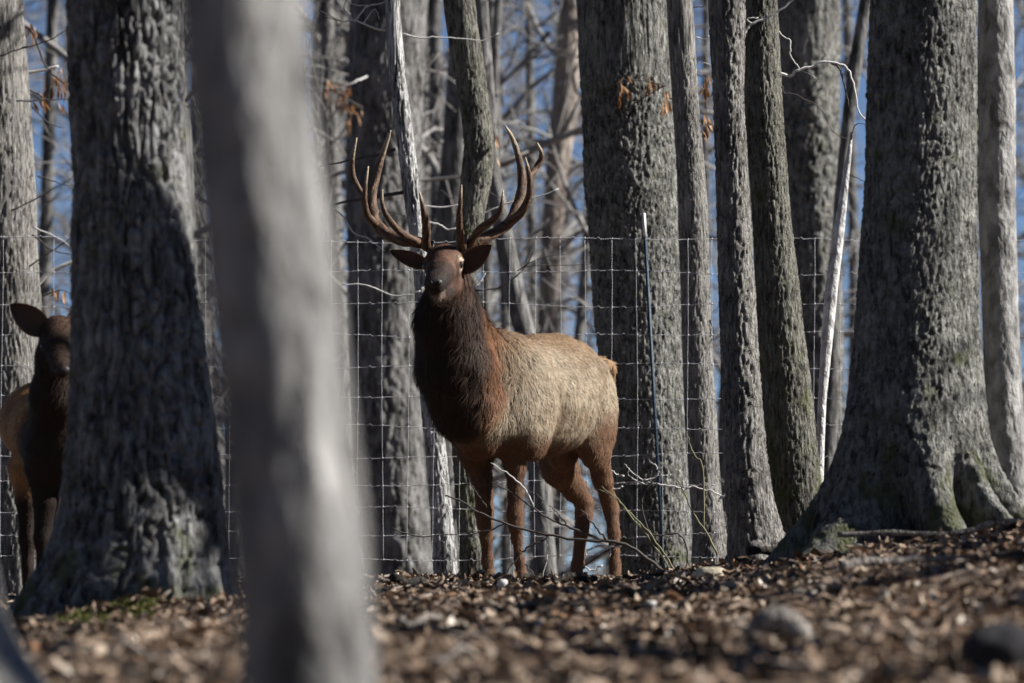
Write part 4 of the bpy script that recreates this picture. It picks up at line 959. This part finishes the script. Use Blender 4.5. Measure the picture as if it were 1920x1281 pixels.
# weathered stub with a bright broken end
p = hit(1465, 1212) + (0, 0, 0.03); T = Tubes(); S = spline(np.array([p + (-0.10, 0.02, 0.0), p + (-0.05, 0, 0.05), p + (0.01, 0, 0.055), p + (0.065, -0.02, 0.015), p + (0.085, -0.03, -0.02)]), 26)
T.add(S, np.interp(np.linspace(0, 1, 26), [0, 0.5, 1], [0.035, 0.05, 0.025]), 12); obj('wood_stub', T.mesh('wood_stub', p), wood_grey, None, p, label='humped weathered stub of wood low on the slope', category='wood')

# moss banks
moss_mat = island_mat('moss', [(0, (0.045, 0.06, 0.012)), (0.5, (0.09, 0.10, 0.022)), (1, (0.16, 0.15, 0.04))])
def moss(label, px0, px1, py0, py1, n, seed):
    r = np.random.default_rng(seed); a, c = hit((px0 + px1) / 2, (py0 + py1) / 2), None
    x0, x1 = at(px0, py0, a[1])[0], at(px1, py1, a[1])[0]
    u = r.random(n); x = x0 + (x1 - x0) * u; y = a[1] + r.normal(0, 0.22, n); 
    keep = perlin(np.stack([x * 5, y * 3, 0 * x], -1)) > -0.25; x, y = x[keep], y[keep]; n = len(x); z = H(x, y)
    P = np.stack([x, y, z], -1); an = r.uniform(0, 6.28, n); hgt = r.uniform(0.015, 0.04, n); w = 0.008
    d = np.stack([np.cos(an), np.sin(an), 0 * an], -1) * w
    tip = P + np.stack([r.normal(0, 0.01, n), r.normal(0, 0.01, n), hgt], -1)
    Vv = np.stack([P - d, P + d, tip], 1).reshape(-1, 3); Fv = np.arange(3 * n).reshape(-1, 3)
    obj('moss', mesh_from('moss', Vv, Fv, False), moss_mat, kind='stuff', label=label, category='moss')
moss('green moss bank at the foot of the massive tree', 1420, 1610, 1018, 1028, 9000, 1)
moss('dim moss at the foot of the furrowed tree', 100, 290, 1150, 1155, 7000, 2)
moss('moss beside the long pale branch', 1740, 1900, 1000, 1004, 4000, 3)

# unseen wood added around and behind the camera to block sky light
wrng = np.random.default_rng(77); T = Tubes(); nw = 0
while nw < 110:
    a = wrng.uniform(0, 2 * np.pi); d = wrng.uniform(9, 60); x, y = d * math.cos(a), 14 + d * math.sin(a)
    if y > 2 and abs(x) < 0.16 * y + 2.2: continue
    if x > 0 and x < 34 and 5 < y < 48: continue
    nw += 1; z0 = h1(x, y); zz = np.linspace(-0.4, 14, 7); r = wrng.uniform(0.14, 0.32)
    T.add(np.stack([x + wrng.normal(0, 0.1, 7), y + wrng.normal(0, 0.1, 7), z0 + zz], -1), np.linspace(r, r * 0.3, 7), 7)
    for k in range(12):
        b_ = wrng.uniform(0, 6.28); grow(T, (x, y, z0 + wrng.uniform(1.5, 13)), (math.cos(b_), math.sin(b_), 0.5), wrng.uniform(1.8, 3.5), 0.05, 2, wrng, 4, 0.1, 3, 0.01, 0.3)
obj('sky_blocking_wood', T.mesh('sky_blocking_wood'), bk_far, kind='stuff', label='unseen bare grey wood added all around to block sky light', category='wood')
